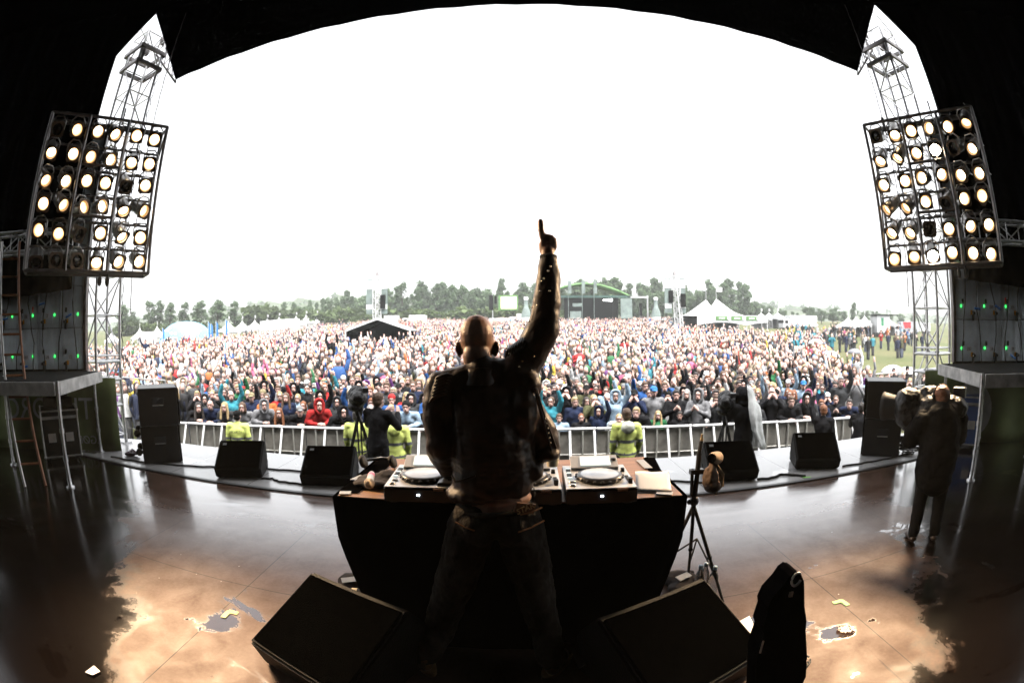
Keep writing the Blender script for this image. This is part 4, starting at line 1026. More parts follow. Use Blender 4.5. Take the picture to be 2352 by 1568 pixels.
for i, (u, v, y) in enumerate([(1748, 717, 92), (1766, 717, 95), (1786, 716, 93)]):
    p = at_y(u, v, y); g_ = gz(y)-.1; hh = p.z-g_
    pagoda('pagoda_tent', (p.x, y, g_), 3.4, hh*.62, hh, R(20), f'small white peaked tent, {nth(i)} of three beyond the twin-peaked tent', 'three small peaked tents')
for i, (u, v, y) in enumerate([(1948, 726, 60), (1966, 725, 61), (1986, 723, 62), (2009, 721, 63), (2040, 726, 64)]):
    p = at_y(u, v, y); g_ = gz(y)-.1; hh = p.z-g_
    pagoda('pagoda_tent', (p.x, y, g_), 3.3, hh*.55, hh, R(35), f'white peaked tent on the right grass, {nth(i)} from the left', 'white peaked tents on the right grass')
# big twin peaked tent
y = 75.; g_ = gz(y); px = at_y(1640, 745, y).x
t = thing('marquee', 'large white twin-peaked tent with green printed band on the right', 'tent', (px+.6, y, g_), R(8))
def TL(u, v): q = at_y(u, v, y); return Vector((q.x-px-.6, 0, q.z-g_))
p1, p2 = TL(1620, 688), TL(1645, 686); eL, eR = -6.3, 7.4; ez = 2.55
b = MB(); nx = 40; rows = []
for j in range(9):
    f = j/8; row = []
    for i in range(nx+1):
        x = eL+(eR-eL)*i/nx
        h = max(max(0, 1-abs(x-p1.x)/(4.6 if x < p1.x else 2.6))**1.15*(p1.z-ez), max(0, 1-abs(x-p2.x)/(5.2 if x > p2.x else 2.6))**1.15*(p2.z-ez))
        row.append((x, -4.5*(1-f)*1.0, ez+h*f**1.5)); 
    rows.append([Vector(q) for q in row])
for r_ in rows[::-1][1:]: rows.append([Vector((q.x, -q.y, q.z)) for q in r_])
b.loft(rows, 0, True, cap=False, closed=False); o = b.build('roof', WHITEPVC, t); sm = o.modifiers.new('t', 'SOLIDIFY'); sm.thickness = .03
b = MB(); vv = []
for i in range(25): f = i/24; x = eL+(eR-eL)*f; vv += [(x, -4.52, ez+.1), (x, -4.52, ez-1.0-.45*abs(2*((f*1.5) % 1)-1)**2)]
b.add(vv, [[2*i, 2*i+1, 2*i+3, 2*i+2] for i in range(24)]); o = b.build('valance', WHITEPVC, t); sm = o.modifiers.new('t', 'SOLIDIFY'); sm.thickness = .03
for i in range(3): b = MB(); b.box((eL+4.6+i*2.9, -4.6, ez-.35), (2.6, .03, .62)); pb = b.build('printed_band', GREENPRINT, t); b = MB(); b.box((eL+4.4+i*2.9, -4.63, ez-.35), (1.1, .03, .22)); b.lathe([(.001, 0), (.32, 0), (.32, .02)], 14, T(eL+5.7+i*2.9, -4.62, ez-.35) @ Matrix.Rotation(R(90), 4, 'X')); b.build('printed_mark', WHITEPVC, pb)
for x in (eL+.1, -1.5, 3, eR-.1): b = MB(); b.tube((x, -4.4, 0), (x, -4.4, ez), .07); b.build('leg', WHITE, t)
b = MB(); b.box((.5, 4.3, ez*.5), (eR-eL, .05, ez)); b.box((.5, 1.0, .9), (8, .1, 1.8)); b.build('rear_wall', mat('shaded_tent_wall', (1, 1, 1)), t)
for p_ in (p1, p2): b = MB(); b.tube((p_.x, 0, p_.z-.1), (p_.x, 0, p_.z+1.3), .05); b.build('mast', ALU, t)
b = MB(); vv = []
for i in range(7): vv += [(p2.x+.05+i*.2, .06*math.sin(i), p2.z+1.9), (p2.x+.05+i*.2, .06*math.sin(i+.5), p2.z+1.15)]
b.add(vv, [[2*i, 2*i+1, 2*i+3, 2*i+2] for i in range(6)]); o = b.build('flag', FLAG, t); sm = o.modifiers.new('t', 'SOLIDIFY'); sm.thickness = .01
# long white tent body and vehicles on the right
def box_vehicle(u, v0, v1, wpx, y, label, kind, col=WHITEPVC, grp=None, rz=0.):
    p = at_y(u, v1, y); top = at_y(u, v0, y).z; w = wpx/FPX*y*1.5; g_ = gz(y)-.02; h = max(top-g_, 2.2)
    t = thing(kind, label, kind.replace('_', ' '), (p.x, y, g_), rz, grp)
    b = MB(); b.box((0, 0, h*.58), (w, 2.4, h*.78), bev=.06); b.build('box_body', col, t)
    if 'tent' not in kind:
        b = MB(); b.box((-w/2-.85, 0, h*.42), (1.6, 2.2, h*.62), bev=.15); c_ = b.build('cab', WHITE, t)
        b = MB(); b.box((-w/2-1.3, 0, h*.55), (.75, 2.1, h*.22)); b.box((-w/2-.9, -1.09, h*.52), (.8, .05, h*.2)); b.build('window', DARK, c_)
        for x in (-w/2-.8, w*.2, w*.35):
            for s_ in (-1, 1): b = MB(); b.lathe([(.001, -.15), (.42, -.15), (.42, .15), (.001, .15)], 14, T(x, s_*1.0, .42) @ Matrix.Rotation(R(90), 4, 'X')); b.build('wheel', RUBBER, t)
    return t
box_vehicle(1840, 724, 750, 60, 88, 'long white lorry parked behind the crowd on the right', 'lorry', grp='lorries beyond the field')
t = box_vehicle(2085, 738, 772, 44, 66, 'grey lorry with a red side panel parked at the far right', 'lorry', mat('grey_lorry_side', (.5, .52, .55), .5), 'lorries beyond the field', R(-25))
b = MB(); b.box((-.6, -1.23, 1.7), (1.7, .03, 1.1)); b.build('red_panel', mat('red_lorry_panel', (.6, .05, .06), .5), t)
box_vehicle(2120, 742, 770, 30, 70, 'white lorry behind the grey one at the far right', 'lorry', grp='lorries beyond the field', rz=R(-25))
t = box_vehicle(2022, 724, 765, 34, 60, 'white two-storey cabin with a green door beside the right tents', 'cabin_tent', grp=None, rz=R(-10)); t['category'] = 'cabin'; t.name = 'cabin'
b = MB(); b.box((-.3, -1.23, 2.3), (.5, .04, 1.2)); b.build('door', mat('green_door', (.05, .3, .14), .5), t); b = MB(); b.box((.6, 0, 3.35), (4.6, 2.9, .12)); b.build('roof', DARK, t)
for i, (u, v0, w) in enumerate([(340, 762, 30), (640, 734, 120)]):
    y = 50 if i == 0 else 92; t = box_vehicle(u, v0, v0+20, w, y, ['long pale trailer behind the left pagoda tents', 'long low white hall behind the left tent row'][i], ['trailer', 'tent_hall'][i], WHITEPVC if i else mat('pale_trailer', (.6, .58, .6), .5), None, R(-35)); t.name = ['trailer', 'white_hall'][i]; t['category'] = ['trailer', 'hall'][i]
for i, u in enumerate((900, 960, 1200)):
    box_vehicle(u, [724, 723, 720][i], 730, [22, 26, 18][i], 118, f'white van parked along the far edge of the field, {nth(i)} from the left', 'van', grp='vans along the far edge')
# black-mouthed tent over the mixing position
y = 38.5; g_ = gz(y); q = at_y(866, 730, y)
t = thing('mixing_tent', 'white ridge tent with a black open mouth standing in the crowd', 'tent', (q.x, y, g_), R(6)); rz_ = q.z-g_; hw = 2.75; ez = rz_-.95; L = 5.
b = MB(); b.add([(-hw, 0, ez), (0, 0, rz_), (hw, 0, ez), (hw, L, ez), (0, L, rz_), (-hw, L, ez)], [[0, 1, 4, 5], [1, 2, 3, 4]]); o = b.build('roof', WHITEPVC, t); sm = o.modifiers.new('t', 'SOLIDIFY'); sm.thickness = .14
b = MB()
b.add([(-hw+.1, .3, 0), (-hw+.1, L, 0), (-hw+.1, L, ez), (-hw+.1, .3, ez)], [[0, 1, 2, 3]]); b.add([(hw-.1, .3, 0), (hw-.1, L, 0), (hw-.1, L, ez), (hw-.1, .3, ez)], [[0, 1, 2, 3]])
b.add([(-hw+.1, L-.1, 0), (hw-.1, L-.1, 0), (hw-.1, L-.1, ez), (0, L-.1, rz_-.1), (-hw+.1, L-.1, ez)], [[0, 1, 2, 3, 4]]); b.add([(-hw+.1, .5, ez-.05), (hw-.1, .5, ez-.05), (hw-.1, L, ez-.05), (0, L, rz_-.15), (0, .5, rz_-.15), (-hw+.1, L, ez-.05)], [[0, 4, 3, 5], [4, 1, 2, 3]])
o = b.build('black_lining', BLACKCLOTH, t); sm = o.modifiers.new('t', 'SOLIDIFY'); sm.thickness = .02
for x in (-hw+.05, hw-.05): b = MB(); b.tube((x, .05, 0), (x, .05, ez), .05); b.build('leg', WHITE, t)
b = MB(); b.box((.5, .8, .95), (2.6, .8, .12)); b.box((-.8, .9, 1.2), (.5, .4, .5)); b.build('desk', DARK, t)
# delay towers with printed flags and speakers
for s, u0, v0, ub, side in ((-1, 866, 634, 866, 'left'), (1, 1549, 632, 1562, 'right')):
    y = 60.; p = at_y(u0, v0, y); g_ = gz(y); pb_ = at_y(ub, 750, y)
    t = thing('delay_tower', f'white lattice delay tower with printed flags and a black speaker on the {side}', 'tower', (pb_.x, y, g_), 0, 'delay towers in the crowd'); h = p.z-g_; dx = p.x-pb_.x
    b = MB(); lattice(b, (0, 0, 0), (dx, 0, h), .75, .7, .07, .035, R(45)); b.build('mast', WHITE, t)
    for q in (-1, 1):
        b = MB(); b.box((dx+q*.95, 0, h-2.6), (.95, .05, 4.4)); f_ = b.build('printed_flag', GREYPRINT, t)
        for zz, hh_ in ((1.1, 1.1), (3.9, .6)): b = MB(); b.box((dx+q*.95, -.04, h-zz), (.93, .03, hh_)); b.build('flag_print', WHITEPVC, f_)
    b = MB(); b.box((dx*.7+.85, -.1, h*.60), (.62, .6, 1.7), bev=.05); b.build('speaker', BLACKPAINT, t)
    if s > 0: b = MB(); b.box((dx*.7-.8, -.1, h*.66), (.55, .5, 1.5), bev=.05); b.build('speaker', BLACKPAINT, t)
    b = MB(); b.lathe([(.3, 0), (.12, .5), (.05, .7)], 8, T(dx, 0, h)); b.build('cap', STEEL, t)
# blue inflatable dome
y = 52.; q = at_y(428, 738, y); g_ = gz(y)-.3; hh = q.z-g_; t = thing('inflatable_dome', 'pale blue inflatable dome tent with white spots among the white tents', 'dome', (q.x, y, g_))
b = MB(); rx = 4.6; n = 28; rings = []
for j in range(9):
    a = math.pi/2*j/8; rings.append([Vector((rx*math.cos(a)**.8*math.cos(6.2832*i/n)*(1+.03*math.cos(6*6.2832*i/n)), 3.6*math.cos(a)**.8*math.sin(6.2832*i/n), hh*math.sin(a))) for i in range(n)])
b.loft(rings, 0, True); b.build('shell', SKYBLUE, t)
b = MB()
for k in range(16): a = rng.uniform(3.5, 5.9); e = rng.uniform(.15, 1.1); c = Vector((rx*math.cos(e)**.8*math.cos(a), 3.6*math.cos(e)**.8*math.sin(a), hh*math.sin(e)))*1.012; b.ball(c, (rng.uniform(.15, .35), .05, rng.uniform(.12, .3)), 8)
b.build('printed_pattern', WHITEPVC, t)
for x in (-.4, 2.3): b = MB(); b.ball((x, -3.35, .3), (.95, .4, 1.35), 14); b.build('entrance', DARK, t)
# feather flags
for i, (u, v) in enumerate([(373, 752), (478, 738), (484, 742), (496, 737), (518, 733)]):
    y = 46+i*1.5; q = at_y(u, v, y); g_ = gz(y); t = thing('feather_flag', f'slim blue feather flag by the inflatable dome, {nth(i)} from the left', 'flag', (q.x, y, g_), 0, 'blue feather flags'); h = q.z-g_
    b = MB(); b.tube((0, 0, 0), (0, 0, h), .03); b.build('pole', WHITE, t); b = MB(); b.prism([(.03, 0), (.42, .1), (.36, h*.6), (.05, h*.72)], -.01, .01, T(0, 0, h*.27) @ Matrix.Rotation(R(90), 4, 'X')); b.build('cloth', BLUEFLAG, t)
# far stage opposite
y = 110.; q0 = at_y(1240, 700, y); q1 = at_y(1442, 697, y); g_ = gz(y); cx = (q0.x+q1.x)/2; w = q1.x-q0.x
t = thing('far_stage', 'distant festival stage with a curved green roof facing this one', 'stage', (cx, y, g_)); zt = at_y(1370, 652, y).z-g_; ze = at_y(1440, 681, y).z-g_
b = MB(); n = 24; rings = []
for i in range(n+1): f = 2*i/n-1; z = ze+(zt-ze)*(1-abs(f)**1.8); rings.append([Vector((f*w/2, -3, z)), Vector((f*w/2, 6, z+.4)), Vector((f*w/2, 6, z)), Vector((f*w/2, -3, z-.5))])
b.loft(rings, 0, True); b.build('roof', GREENPRINT, t)
b = MB(); b.box((0, -2.9, ze-.25), (w, .2, .5)); b.build('front_beam', mat('dark_green_beam', (.04, .10, .08), .6), t)
b = MB(); b.box((2.0, 4, ze*.5), (w*.62, .3, ze)); b.box((w*.36, 1, ze*.5), (.3, 6, ze)); b.build('black_backdrop', BLACKCLOTH, t)
b = MB(); b.box((0, 0, .8), (w, 8, 1.6)); b.build('platform', DARK, t)
for x, m_ in ((w*.45, GREYPRINT), (-w*.42, GREENPRINT)): b = MB(); b.box((x, -3, ze*.55), (w*.13, .2, ze*.7)); b.build('side_banner', m_, t)
for x in (-w*.2, -w*.05, w*.08): b = MB(); b.tube((x, -4, 0), (x, -4, zt+.6), .06); b.box((x+.35, -4, zt-1.1), (.7, .05, 2.8)); b.build('banner_flag', GREYPRINT, t)
b = MB()
for k in range(4): b.ball((w*.2+k*.55, -2.6, ze-1.0), .16+.05*k, 8)
b.build('stage_lamp', mat('far_stage_lamp', (1, 1, 1), emit=(1, 1, 1), estr=6.), t)
b = MB(); b.box((-w*.12, -3.5, 2.2), (2.4, .6, 2.0)); b.box((-w*.1, -3.2, 4.6), (2.0, .3, .7)); b.build('front_rig', GREYPRINT, t)
b = MB(); b.box((w*.6, -1, ze*.97), (w*.26, .4, .4)); b.tube((w*.72, -1, 0), (w*.72, -1, ze+.2), .22); b.build('goalpost_truss', ALU, t)
for x in (w*.64,): b = MB(); b.box((x, -1, ze*.55), (.55, .6, ze*.42), bev=.05); b.build('line_array', BLACKPAINT, t)
# video screen left of it, and line array
y = 105.; a = at_y(1145, 678, y); c = at_y(1190, 712, y); g_ = gz(y); t = thing('video_screen', 'bright yellow-green video screen beside the far stage', 'screen', ((a.x+c.x)/2, y, g_))
b = MB(); w_, h_ = c.x-a.x, a.z-c.z; zc = (a.z+c.z)/2-g_; b.box((0, 0, zc), (w_, .4, h_)); b.build('frame', GREENPRINT, t)
b = MB(); b.box((.1, -.22, zc), (w_*.8, .05, h_*.78)); b.build('picture', mat('screen_picture', (.9, .9, .6), emit=(.95, 1., .62), estr=.5, var=.5, vscale=.6), t)
b = MB(); b.box((-.3, -.1, .9), (7.5, 2.2, 2.2)); b.build('base', WHITEPVC, t)
p = at_y(1128, 678, y); t = thing('speaker_mast', 'black hanging speaker column on a mast beside the far video screen', 'speaker column', (p.x, y, g_)); zt = p.z-g_
b = MB(); b.tube((.3, .3, 0), (.3, .3, zt+.3), .12); b.build('mast', ALU, t); b = MB(); b.box((0, 0, zt-1.6), (.85, .8, 3.2), bev=.08); b.box((.95, .3, zt-1.0), (.5, .6, 1.6)); b.build('speaker', BLACKPAINT, t)
for i, (u, v) in enumerate([(1208, 682), (1506, 683)]):
    y = 104.; p = at_y(u, v, y); g_ = gz(y); h = p.z-g_; t = thing('inflatable_bottle', f'giant grey inflatable bottle {["beside the far video screen", "to the right of the far stage"][i]}', 'inflatable', (p.x, y, g_), 0, 'giant inflatable bottles')
    b = MB(); b.lathe([(.9, 0), (1.05, .4), (1.05, h*.42), (.8, h*.55), (.45, h*.7), (.4, h*.92)], 16); b.build('body', GREYPRINT, t); b = MB(); b.lathe([(1.08, h*.12), (1.08, h*.33)], 16, cap=False); b.build('label_band', WHITEPVC, t); b = MB(); b.lathe([(.46, h*.9), (.46, h), (.001, h+.02)], 14); b.build('cap', WHITEPVC, t)
# umbrellas above the crowd
def umbrella(u, v, y, col, label, r=.55, two=None):
    p = at_y(u, v, y); t = thing('umbrella', label, 'umbrella', (p.x, y, p.z-.85), 0, 'open umbrellas above the crowd')
    b = MB(); n = 8; rings = []
    for k in range(5): f = k/4; rings.append([Vector((r*math.sin(f*1.35)/.976*math.cos(6.2832*i/n), r*math.sin(f*1.35)/.976*math.sin(6.2832*i/n), .85-.32*(1-math.cos(f*1.35))/.78)) for i in range(n)])
    rings[0] = [q+Vector((.001*math.cos(6.2832*i/n), .001*math.sin(6.2832*i/n), 0)) for i, q in enumerate(rings[0])]
    b.loft(rings, 0, True, cap=False); o = b.build('canopy', mat('umbrella_'+''.join(c for c in label.split()[0]), col, .5, var=.08), t); sm = o.modifiers.new('t', 'SOLIDIFY'); sm.thickness = .006
    if two: b = MB(); vv = []; b.lathe([(r*1.01, .53), (r*.8, .64)], 8, cap=False); b.build('rim_panel', mat('umbrella_red', two, .5), t)
    b = MB(); b.tube((0, 0, 0), (0, 0, .9), .012); b.build('shaft', STEEL, t)
for a_ in [(362, 826, 18.5, (.02, .02, .025), 'black umbrella low in the left crowd'), (300, 796, 24, (.75, .6, .65), 'pinkish umbrella near the left tents'), (333, 808, 22, (.72, .72, .73), 'white umbrella near the left tents'), (440, 787, 30, (.10, .22, .38), 'blue-grey umbrella in front of the dome'), (468, 800, 25, (.12, .3, .55), 'steel-blue umbrella behind the left crowd'), (655, 796, 27, (.15, .2, .3), 'slate umbrella in the left middle crowd'), (640, 778, 35, (.6, .5, .08), 'yellow umbrella left of the mixing tent'), (700, 772, 40, (.7, .72, .72), 'white umbrella left of the mixing tent'), (985, 776, 36, (.03, .25, .5), 'blue umbrella left of the performer head'), (1020, 765, 45, (.35, .04, .05), 'dark-red umbrella left of the performer head'),
          (1530, 818, 20, (.03, .03, .04), 'black umbrella low right of the raised arm'), (1536, 800, 24, (.06, .06, .07), 'dark umbrella right of the raised arm'), (1535, 786, 30, (.3, .3, .32), 'grey umbrella right of the raised arm'), (1680, 793, 27, (.6, .62, .62), 'pale umbrella on the right'), (1873, 778, 27, (.72, .7, .66), 'white umbrella far right before the grass'), (1893, 793, 25, (.7, .3, .08), 'orange umbrella far right before the grass'), (1963, 800, 25, (.2, .2, .22), 'dark-grey umbrella at the grass edge'), (2051, 838, 14.5, (.75, .75, .76), 'large white umbrella at the right crowd edge'), (2085, 842, 14, (.08, .08, .10), 'large black umbrella at the right crowd edge')]: umbrella(*a_)
umbrella(1905, 805, 21, (.74, .72, .72), 'white umbrella with a red lower panel', .62, (.6, .03, .04))
# ------------------------------------------------------------------ loudspeakers and monitors on the stage
HANDLE = mat('worn_bright_metal', (.45, .44, .42), .35, .9)
def cabinet(kind, label, loc, rz, w, d, h, group, caster=True, z0=0.):
    t = thing(kind, label, 'loudspeaker', (loc[0], loc[1], z0), rz, group)
    b = MB(); b.box((0, 0, h/2+.004), (w, d, h-.008), bev=.012); b.build('cabinet', CABINET, t)
    b = MB(); b.box((0, d/2+.012, h/2), (w*.94, .024, h*.93), bev=.006); b.build('grille', GRILLE, t)
    for sx in (-1, 1):
        b = MB(); b.box((sx*(w/2+.002), 0, h*.62), (.012, .17, .13), bev=.004); b.build('recess_plate', RUBBER, t)
        b = MB(); b.tube((sx*(w/2+.006), -.08, h*.55), (sx*(w/2+.006), .08, h*.55), .008); b.build('handle', HANDLE, t)
        for q, z in ((-.35, .86), (.30, .86), (-.38, .10)):
            b = MB(); b.lathe([(.03, 0), (.03, .012), (.012, .02)], 10, T(q*w, -d/2, z*h) @ Matrix.Rotation(R(90), 4, 'X')); b.build('corner_clip', HANDLE, t) if sx < 0 else None
    if caster:
        for q in (.30, .80):
            b = MB(); b.lathe([(.001, -.02), (.05, -.02), (.05, .02), (.001, .02)], 14, T(-w*.34, -d/2-.06, q*h) @ Matrix.Rotation(R(90), 4, 'Y')); b.box((-w*.34, -d/2-.025, q*h), (.05, .05, .04)); b.build('caster', RUBBER, t)
            b = MB(); b.lathe([(.001, -.02), (.05, -.02), (.05, .02), (.001, .02)], 14, T(w*.30, -d/2-.06, q*h) @ Matrix.Rotation(R(90), 4, 'Y')); b.box((w*.30, -d/2-.025, q*h), (.05, .05, .04)); b.build('caster', RUBBER, t)
    return t
for s, side, c, rz in ((-1, 'left', (-4.86, 5.12), R(-48)), (1, 'right', (4.93, 5.17), R(48))):
    cabinet('subwoofer', f'black bass cabinet at the bottom of the {side} side-fill stack', c, rz, .60, .56, .50, 'side-fill loudspeaker stacks')
    cabinet('loudspeaker', f'black loudspeaker cabinet on top of the {side} side-fill stack', c, rz+R(3), .62, .58, .50, 'side-fill loudspeaker stacks', False, .502)

def wedge(kind, label, loc, rz, w, prof, group, handle_side=0):
    """floor monitor; prof: side outline (y, z) with the grille facing local -y between points 2 and 3"""
    t = thing(kind, label, 'floor monitor', (*loc, .004), rz, group); b = MB(); M = Matrix(((0, 0, 1, -w/2), (1, 0, 0, 0), (0, 1, 0, 0), (0, 0, 0, 1)))
    bm = bmesh.new(); vs_ = [bm.verts.new(M @ Vector((y, z, k*w))) for k in (0, 1) for y, z in prof]; n = len(prof)
    bm.faces.new(vs_[:n][::-1]); bm.faces.new(vs_[n:]); [bm.faces.new([vs_[i], vs_[(i+1) % n], vs_[n+(i+1) % n], vs_[n+i]]) for i in range(n)]
    bmesh.ops.recalc_face_normals(bm, faces=bm.faces); bmesh.ops.bevel(bm, geom=bm.edges[:], offset=.014, segments=2, affect='EDGES'); bm.verts.ensure_lookup_table()
    b.add([v.co for v in bm.verts], [[v.index for v in f.verts] for f in bm.faces]); bm.free(); b.build('cabinet', BLACKPAINT, t)
    p, q = Vector((0, *prof[2])), Vector((0, *prof[3])); d = (q-p); nrm = Vector((0, d.z, -d.y)).normalized(); nrm = nrm if nrm.z > 0 else -nrm
    b = MB(); c = (p+q)/2+nrm*.003; b.box(c, (w-.05, d.length-.05, .012), rot=Matrix((Vector((1, 0, 0)), d.normalized(), nrm)).transposed(), bev=.003); b.build('grille', GRILLE, t)
    b = MB()
    if w < .62: b.box(c+nrm*.007-d*.32+Vector((-w*.36, 0, 0)), (.05, .035, .004), rot=Matrix((Vector((1, 0, 0)), d.normalized(), nrm)).transposed()); b.v and b.build('badge', mat('dull_badge', (.10, .10, .10), .5), t)
    for sx in (-1, 1):
        b = MB(); b.box((sx*w/2, prof[1][0]*.4+.06, prof[1][1]*.42), (.014, .12, .08), rot=Matrix.Rotation(R(40), 3, 'X'), bev=.003); b.build('handle', RUBBER, t)
    return t
PR = [(.26, .005), (.26, .22), (.16, .385), (-.28, .13), (-.22, .005)]
for i, (x, y, rz, lb) in enumerate([(-3.33, 4.98, R(20), 'black wedge floor monitor, leftmost of the four along the stage front'), (-2.14, 5.04, R(10), 'black wedge floor monitor beside the left end of the table'), (2.36, 5.06, R(-10), 'black wedge floor monitor behind the tripod with the cloth cover'), (3.62, 5.08, R(-22), 'black wedge floor monitor, rightmost of the four along the stage front')]):
    wedge('floor_monitor', lb, (x, y), rz, .60, PR, 'floor monitors along the stage front')
# two large wedges near the performer
PB = [(.16, .0), (.16, .22), (.0, .40), (-.50, .17), (-.44, .0)]
wedge('floor_monitor', 'large black wedge monitor at the performer, left of his feet', (-.80, 2.02), R(-25), .66, PB, 'large monitors at the performer')
wedge('floor_monitor', 'large black wedge monitor at the performer, right of his feet', (.62, 1.97), R(25), .66, PB, 'large monitors at the performer')

# ------------------------------------------------------------------ table with the decks
PLY = mat('raw_plywood', (.30, .15, .065), .5, var=.3, vscale=5, stretch=(1, 8, 1)); TAPE = mat('grey_gaffer_tape', (.38, .39, .40), .45, var=.15); SKIRT = mat('black_table_cloth', (.0025, .0025, .003), .9, spec=0., var=.3, bump=.4, bscale=9)
TBZ = .872
t = thing('dj_table', 'plywood table draped with black cloth carrying the decks', 'table', (-.06, 2.49, 0))
b = MB(); b.box((0, 0, TBZ-.01), (1.62, .76, .02)); b.build('table_top', PLY, t)
b = MB(); rings = []
for k in range(9):
    f = k/8; z = TBZ-.004-f*(TBZ-.01); q = 1.0-.04*f-.20*max(0, f-.25)**1.1; r_ = []
    for i in range(72):
        a = i/72*4; sd_ = int(a); u_ = a-sd_; hx, hy = .835*q, .385*(q*.5+.5)
        x, y = [(-hx+2*hx*u_, -hy), (hx, -hy+2*hy*u_), (hx-2*hx*u_, hy), (-hx, hy-2*hy*u_)][sd_]
        w_ = .014*f*math.sin(i*1.9)+.008*f*math.sin(i*.7+k); r_.append(Vector((x*(1+w_), y*(1+w_), z)))
    rings.append(r_)
b.loft(rings, 0, True, cap=False); b.build('cloth_skirt', SKIRT, t)
tm = Matrix.Translation((.06, -2.49, 0))
def tape(pts):
    b = MB(); b.M = tm; a, c = at_z(*pts[0], TBZ+.006), at_z(*pts[1], TBZ+.006); d = (c-a); b.box((a+c)/2, (d.length, .045, .004), math.atan2(d.y, d.x)); b.build('tape_strip', TAPE, t)
for p_ in (((780, 1131), (806, 1131)), ((812, 1102), (834, 1092)), ((1508, 1131), (1545, 1133)), ((1490, 1075), (1470, 1056)), ((852, 1056), (880, 1050))): tape(p_)
b = MB(); b.M = tm; b.box(Vector((-.82, 2.5, TBZ+.004)), (.10, .68, .006), R(-2)); b.build('cloth_edge', SKIRT, t)
b = MB(); b.M = tm; b.box(Vector((.74, 2.62, TBZ+.004)), (.07, .4, .006), R(-8)); b.build('cloth_edge', SKIRT, t)

DECKTOP = mat('silver_deck_plate', (.66, .67, .69), .34, .15, var=.06); DISP = mat('deck_display', (.75, .80, .78), .2, emit=(.75, .85, .80), estr=.22, var=.05); WHITELED = mat('white_led', (1, 1, 1), emit=(.8, .9, 1.), estr=14)  # display's pale, faintly glowing colour stands for the sky it reflects
JOGRIM = mat('jog_rim', (.05, .045, .04), .3, .3); JOGTOP = mat('jog_top_plate', (.58, .60, .63), .25, .3)
def deck(x, y, label, rz=0.):
    t = thing('turntable_deck', label, 'media player', (x, y, TBZ+.004), rz, 'digital decks on the table'); w, d, h = .315, .395, .078
    b = MB(); b.box((0, 0, h/2+.006), (w, d, h-.014), bev=.006); b.build('body', BLACKPLASTIC, t)
    for sx in (-1, 1):
        for sy in (-1, 1): b = MB(); b.lathe([(.022, 0), (.022, .014)], 12, T(sx*.12, sy*.15, 0)); b.build('foot', RUBBER, t)
    b = MB(); b.box((0, 0, h+.003), (w-.004, d-.01, .006), bev=.002); b.build('top_plate', DECKTOP, t)
    b = MB(); b.lathe([(.103, h+.006), (.108, h+.012), (.108, h+.022), (.098, h+.030), (.088, h+.031)], 40, T(.005, -.045, 0), cap=False)
    for k in range(20): a = k*.314; b.ball((.005+.106*math.cos(a), -.045+.106*math.sin(a), h+.018), (.010, .010, .007), 6)
    j = b.build('jog_wheel', JOGRIM, t); b = MB(); b.lathe([(.001, h+.034), (.084, h+.033), (.090, h+.030)], 36, T(.005, -.045, 0), cap=False); b.build('jog_plate', JOGTOP, j)
    rot = Matrix.Rotation(R(22), 3, 'X')
    b = MB(); b.box((.0, .15, h+.024), (.235, .105, .034), rot=rot, bev=.004); s_ = b.build('display_housing', DECKTOP, t)
    b = MB(); b.box((.005, .1435, h+.042), (.15, .075, .004), rot=rot); b.build('display', DISP, s_)
    b = MB(); b.lathe([(.014, 0), (.013, .02), (.001, .021)], 14, T(.098, .155, h+.03)); b.build('knob', BLACKPLASTIC, t)
    b = MB(); b.box((.135, -.08, h+.007), (.016, .13, .004)); b.build('fader_slot', RUBBER, t); b = MB(); b.box((.135, -.12, h+.018), (.020, .028, .022), bev=.003); b.build('fader_cap', BLACKPLASTIC, t)
    for k in range(7): b = MB(); b.box((-.132, .12-k*.026, h+.010), (.022, .012, .008), bev=.002); b.build('button', BLACKPLASTIC if k % 3 else DISP, t)
    for k in range(2): b = MB(); b.lathe([(.016, 0), (.015, .008), (.001, .009)], 14, T(-.125, -.10-k*.05, h+.006)); b.build('button', HANDLE, t)
    b = MB(); b.lathe([(.011, 0), (.010, .018), (.001, .019)], 12, T(.13, .06, h+.006)); b.build('knob', BLACKPLASTIC, t)
    b = MB(); b.box((.0, -d/2-.001, h*.62), (.010, .004, .006)); b.build('front_led', WHITELED, t)
    b = MB(); b.box((.09, -d/2-.002, h*.95), (.045, .004, .012)); b.build('slot_label', mat('brown_label', (.35, .2, .14), .5), t); return t
def ctr(u0, u1, v): a, c = at_z(u0, v, TBZ+.105), at_z(u1, v, TBZ+.105); return (a+c)/2
c1 = ctr(882, 1030, 1108); c3 = ctr(1313, 1460, 1110); dy = .185
deck(c1.x, c1.y+dy, 'silver digital deck on the left of the table beside the microphone', R(3)); deck(c3.x, c3.y+dy, 'silver digital deck at the right of the table beside white paper', R(-2))
deck(c3.x-.335, c3.y+dy+.01, 'silver digital deck half hidden by the performer hip', R(-1))
# mixer behind the performer
t = thing('dj_mixer', 'black mixer between the decks behind the performer', 'mixer', ((c1.x+c3.x-.335)/2, c1.y+dy+.02, TBZ+.004)); b = MB(); b.box((0, 0, .055), (.30, .38, .09), bev=.006); b.build('body', BLACKPLASTIC, t)
for k in range(4): b = MB(); b.box((-.09+k*.06, -.09, .108), (.022, .014, .016)); b.build('fader_cap', DECKTOP, t)
for k in range(12): b = MB(); b.lathe([(.010, 0), (.009, .02), (.001, .021)], 10, T(-.09+(k % 4)*.06, .03+(k//4)*.045, .10)); b.build('knob', BLACKPLASTIC, t)
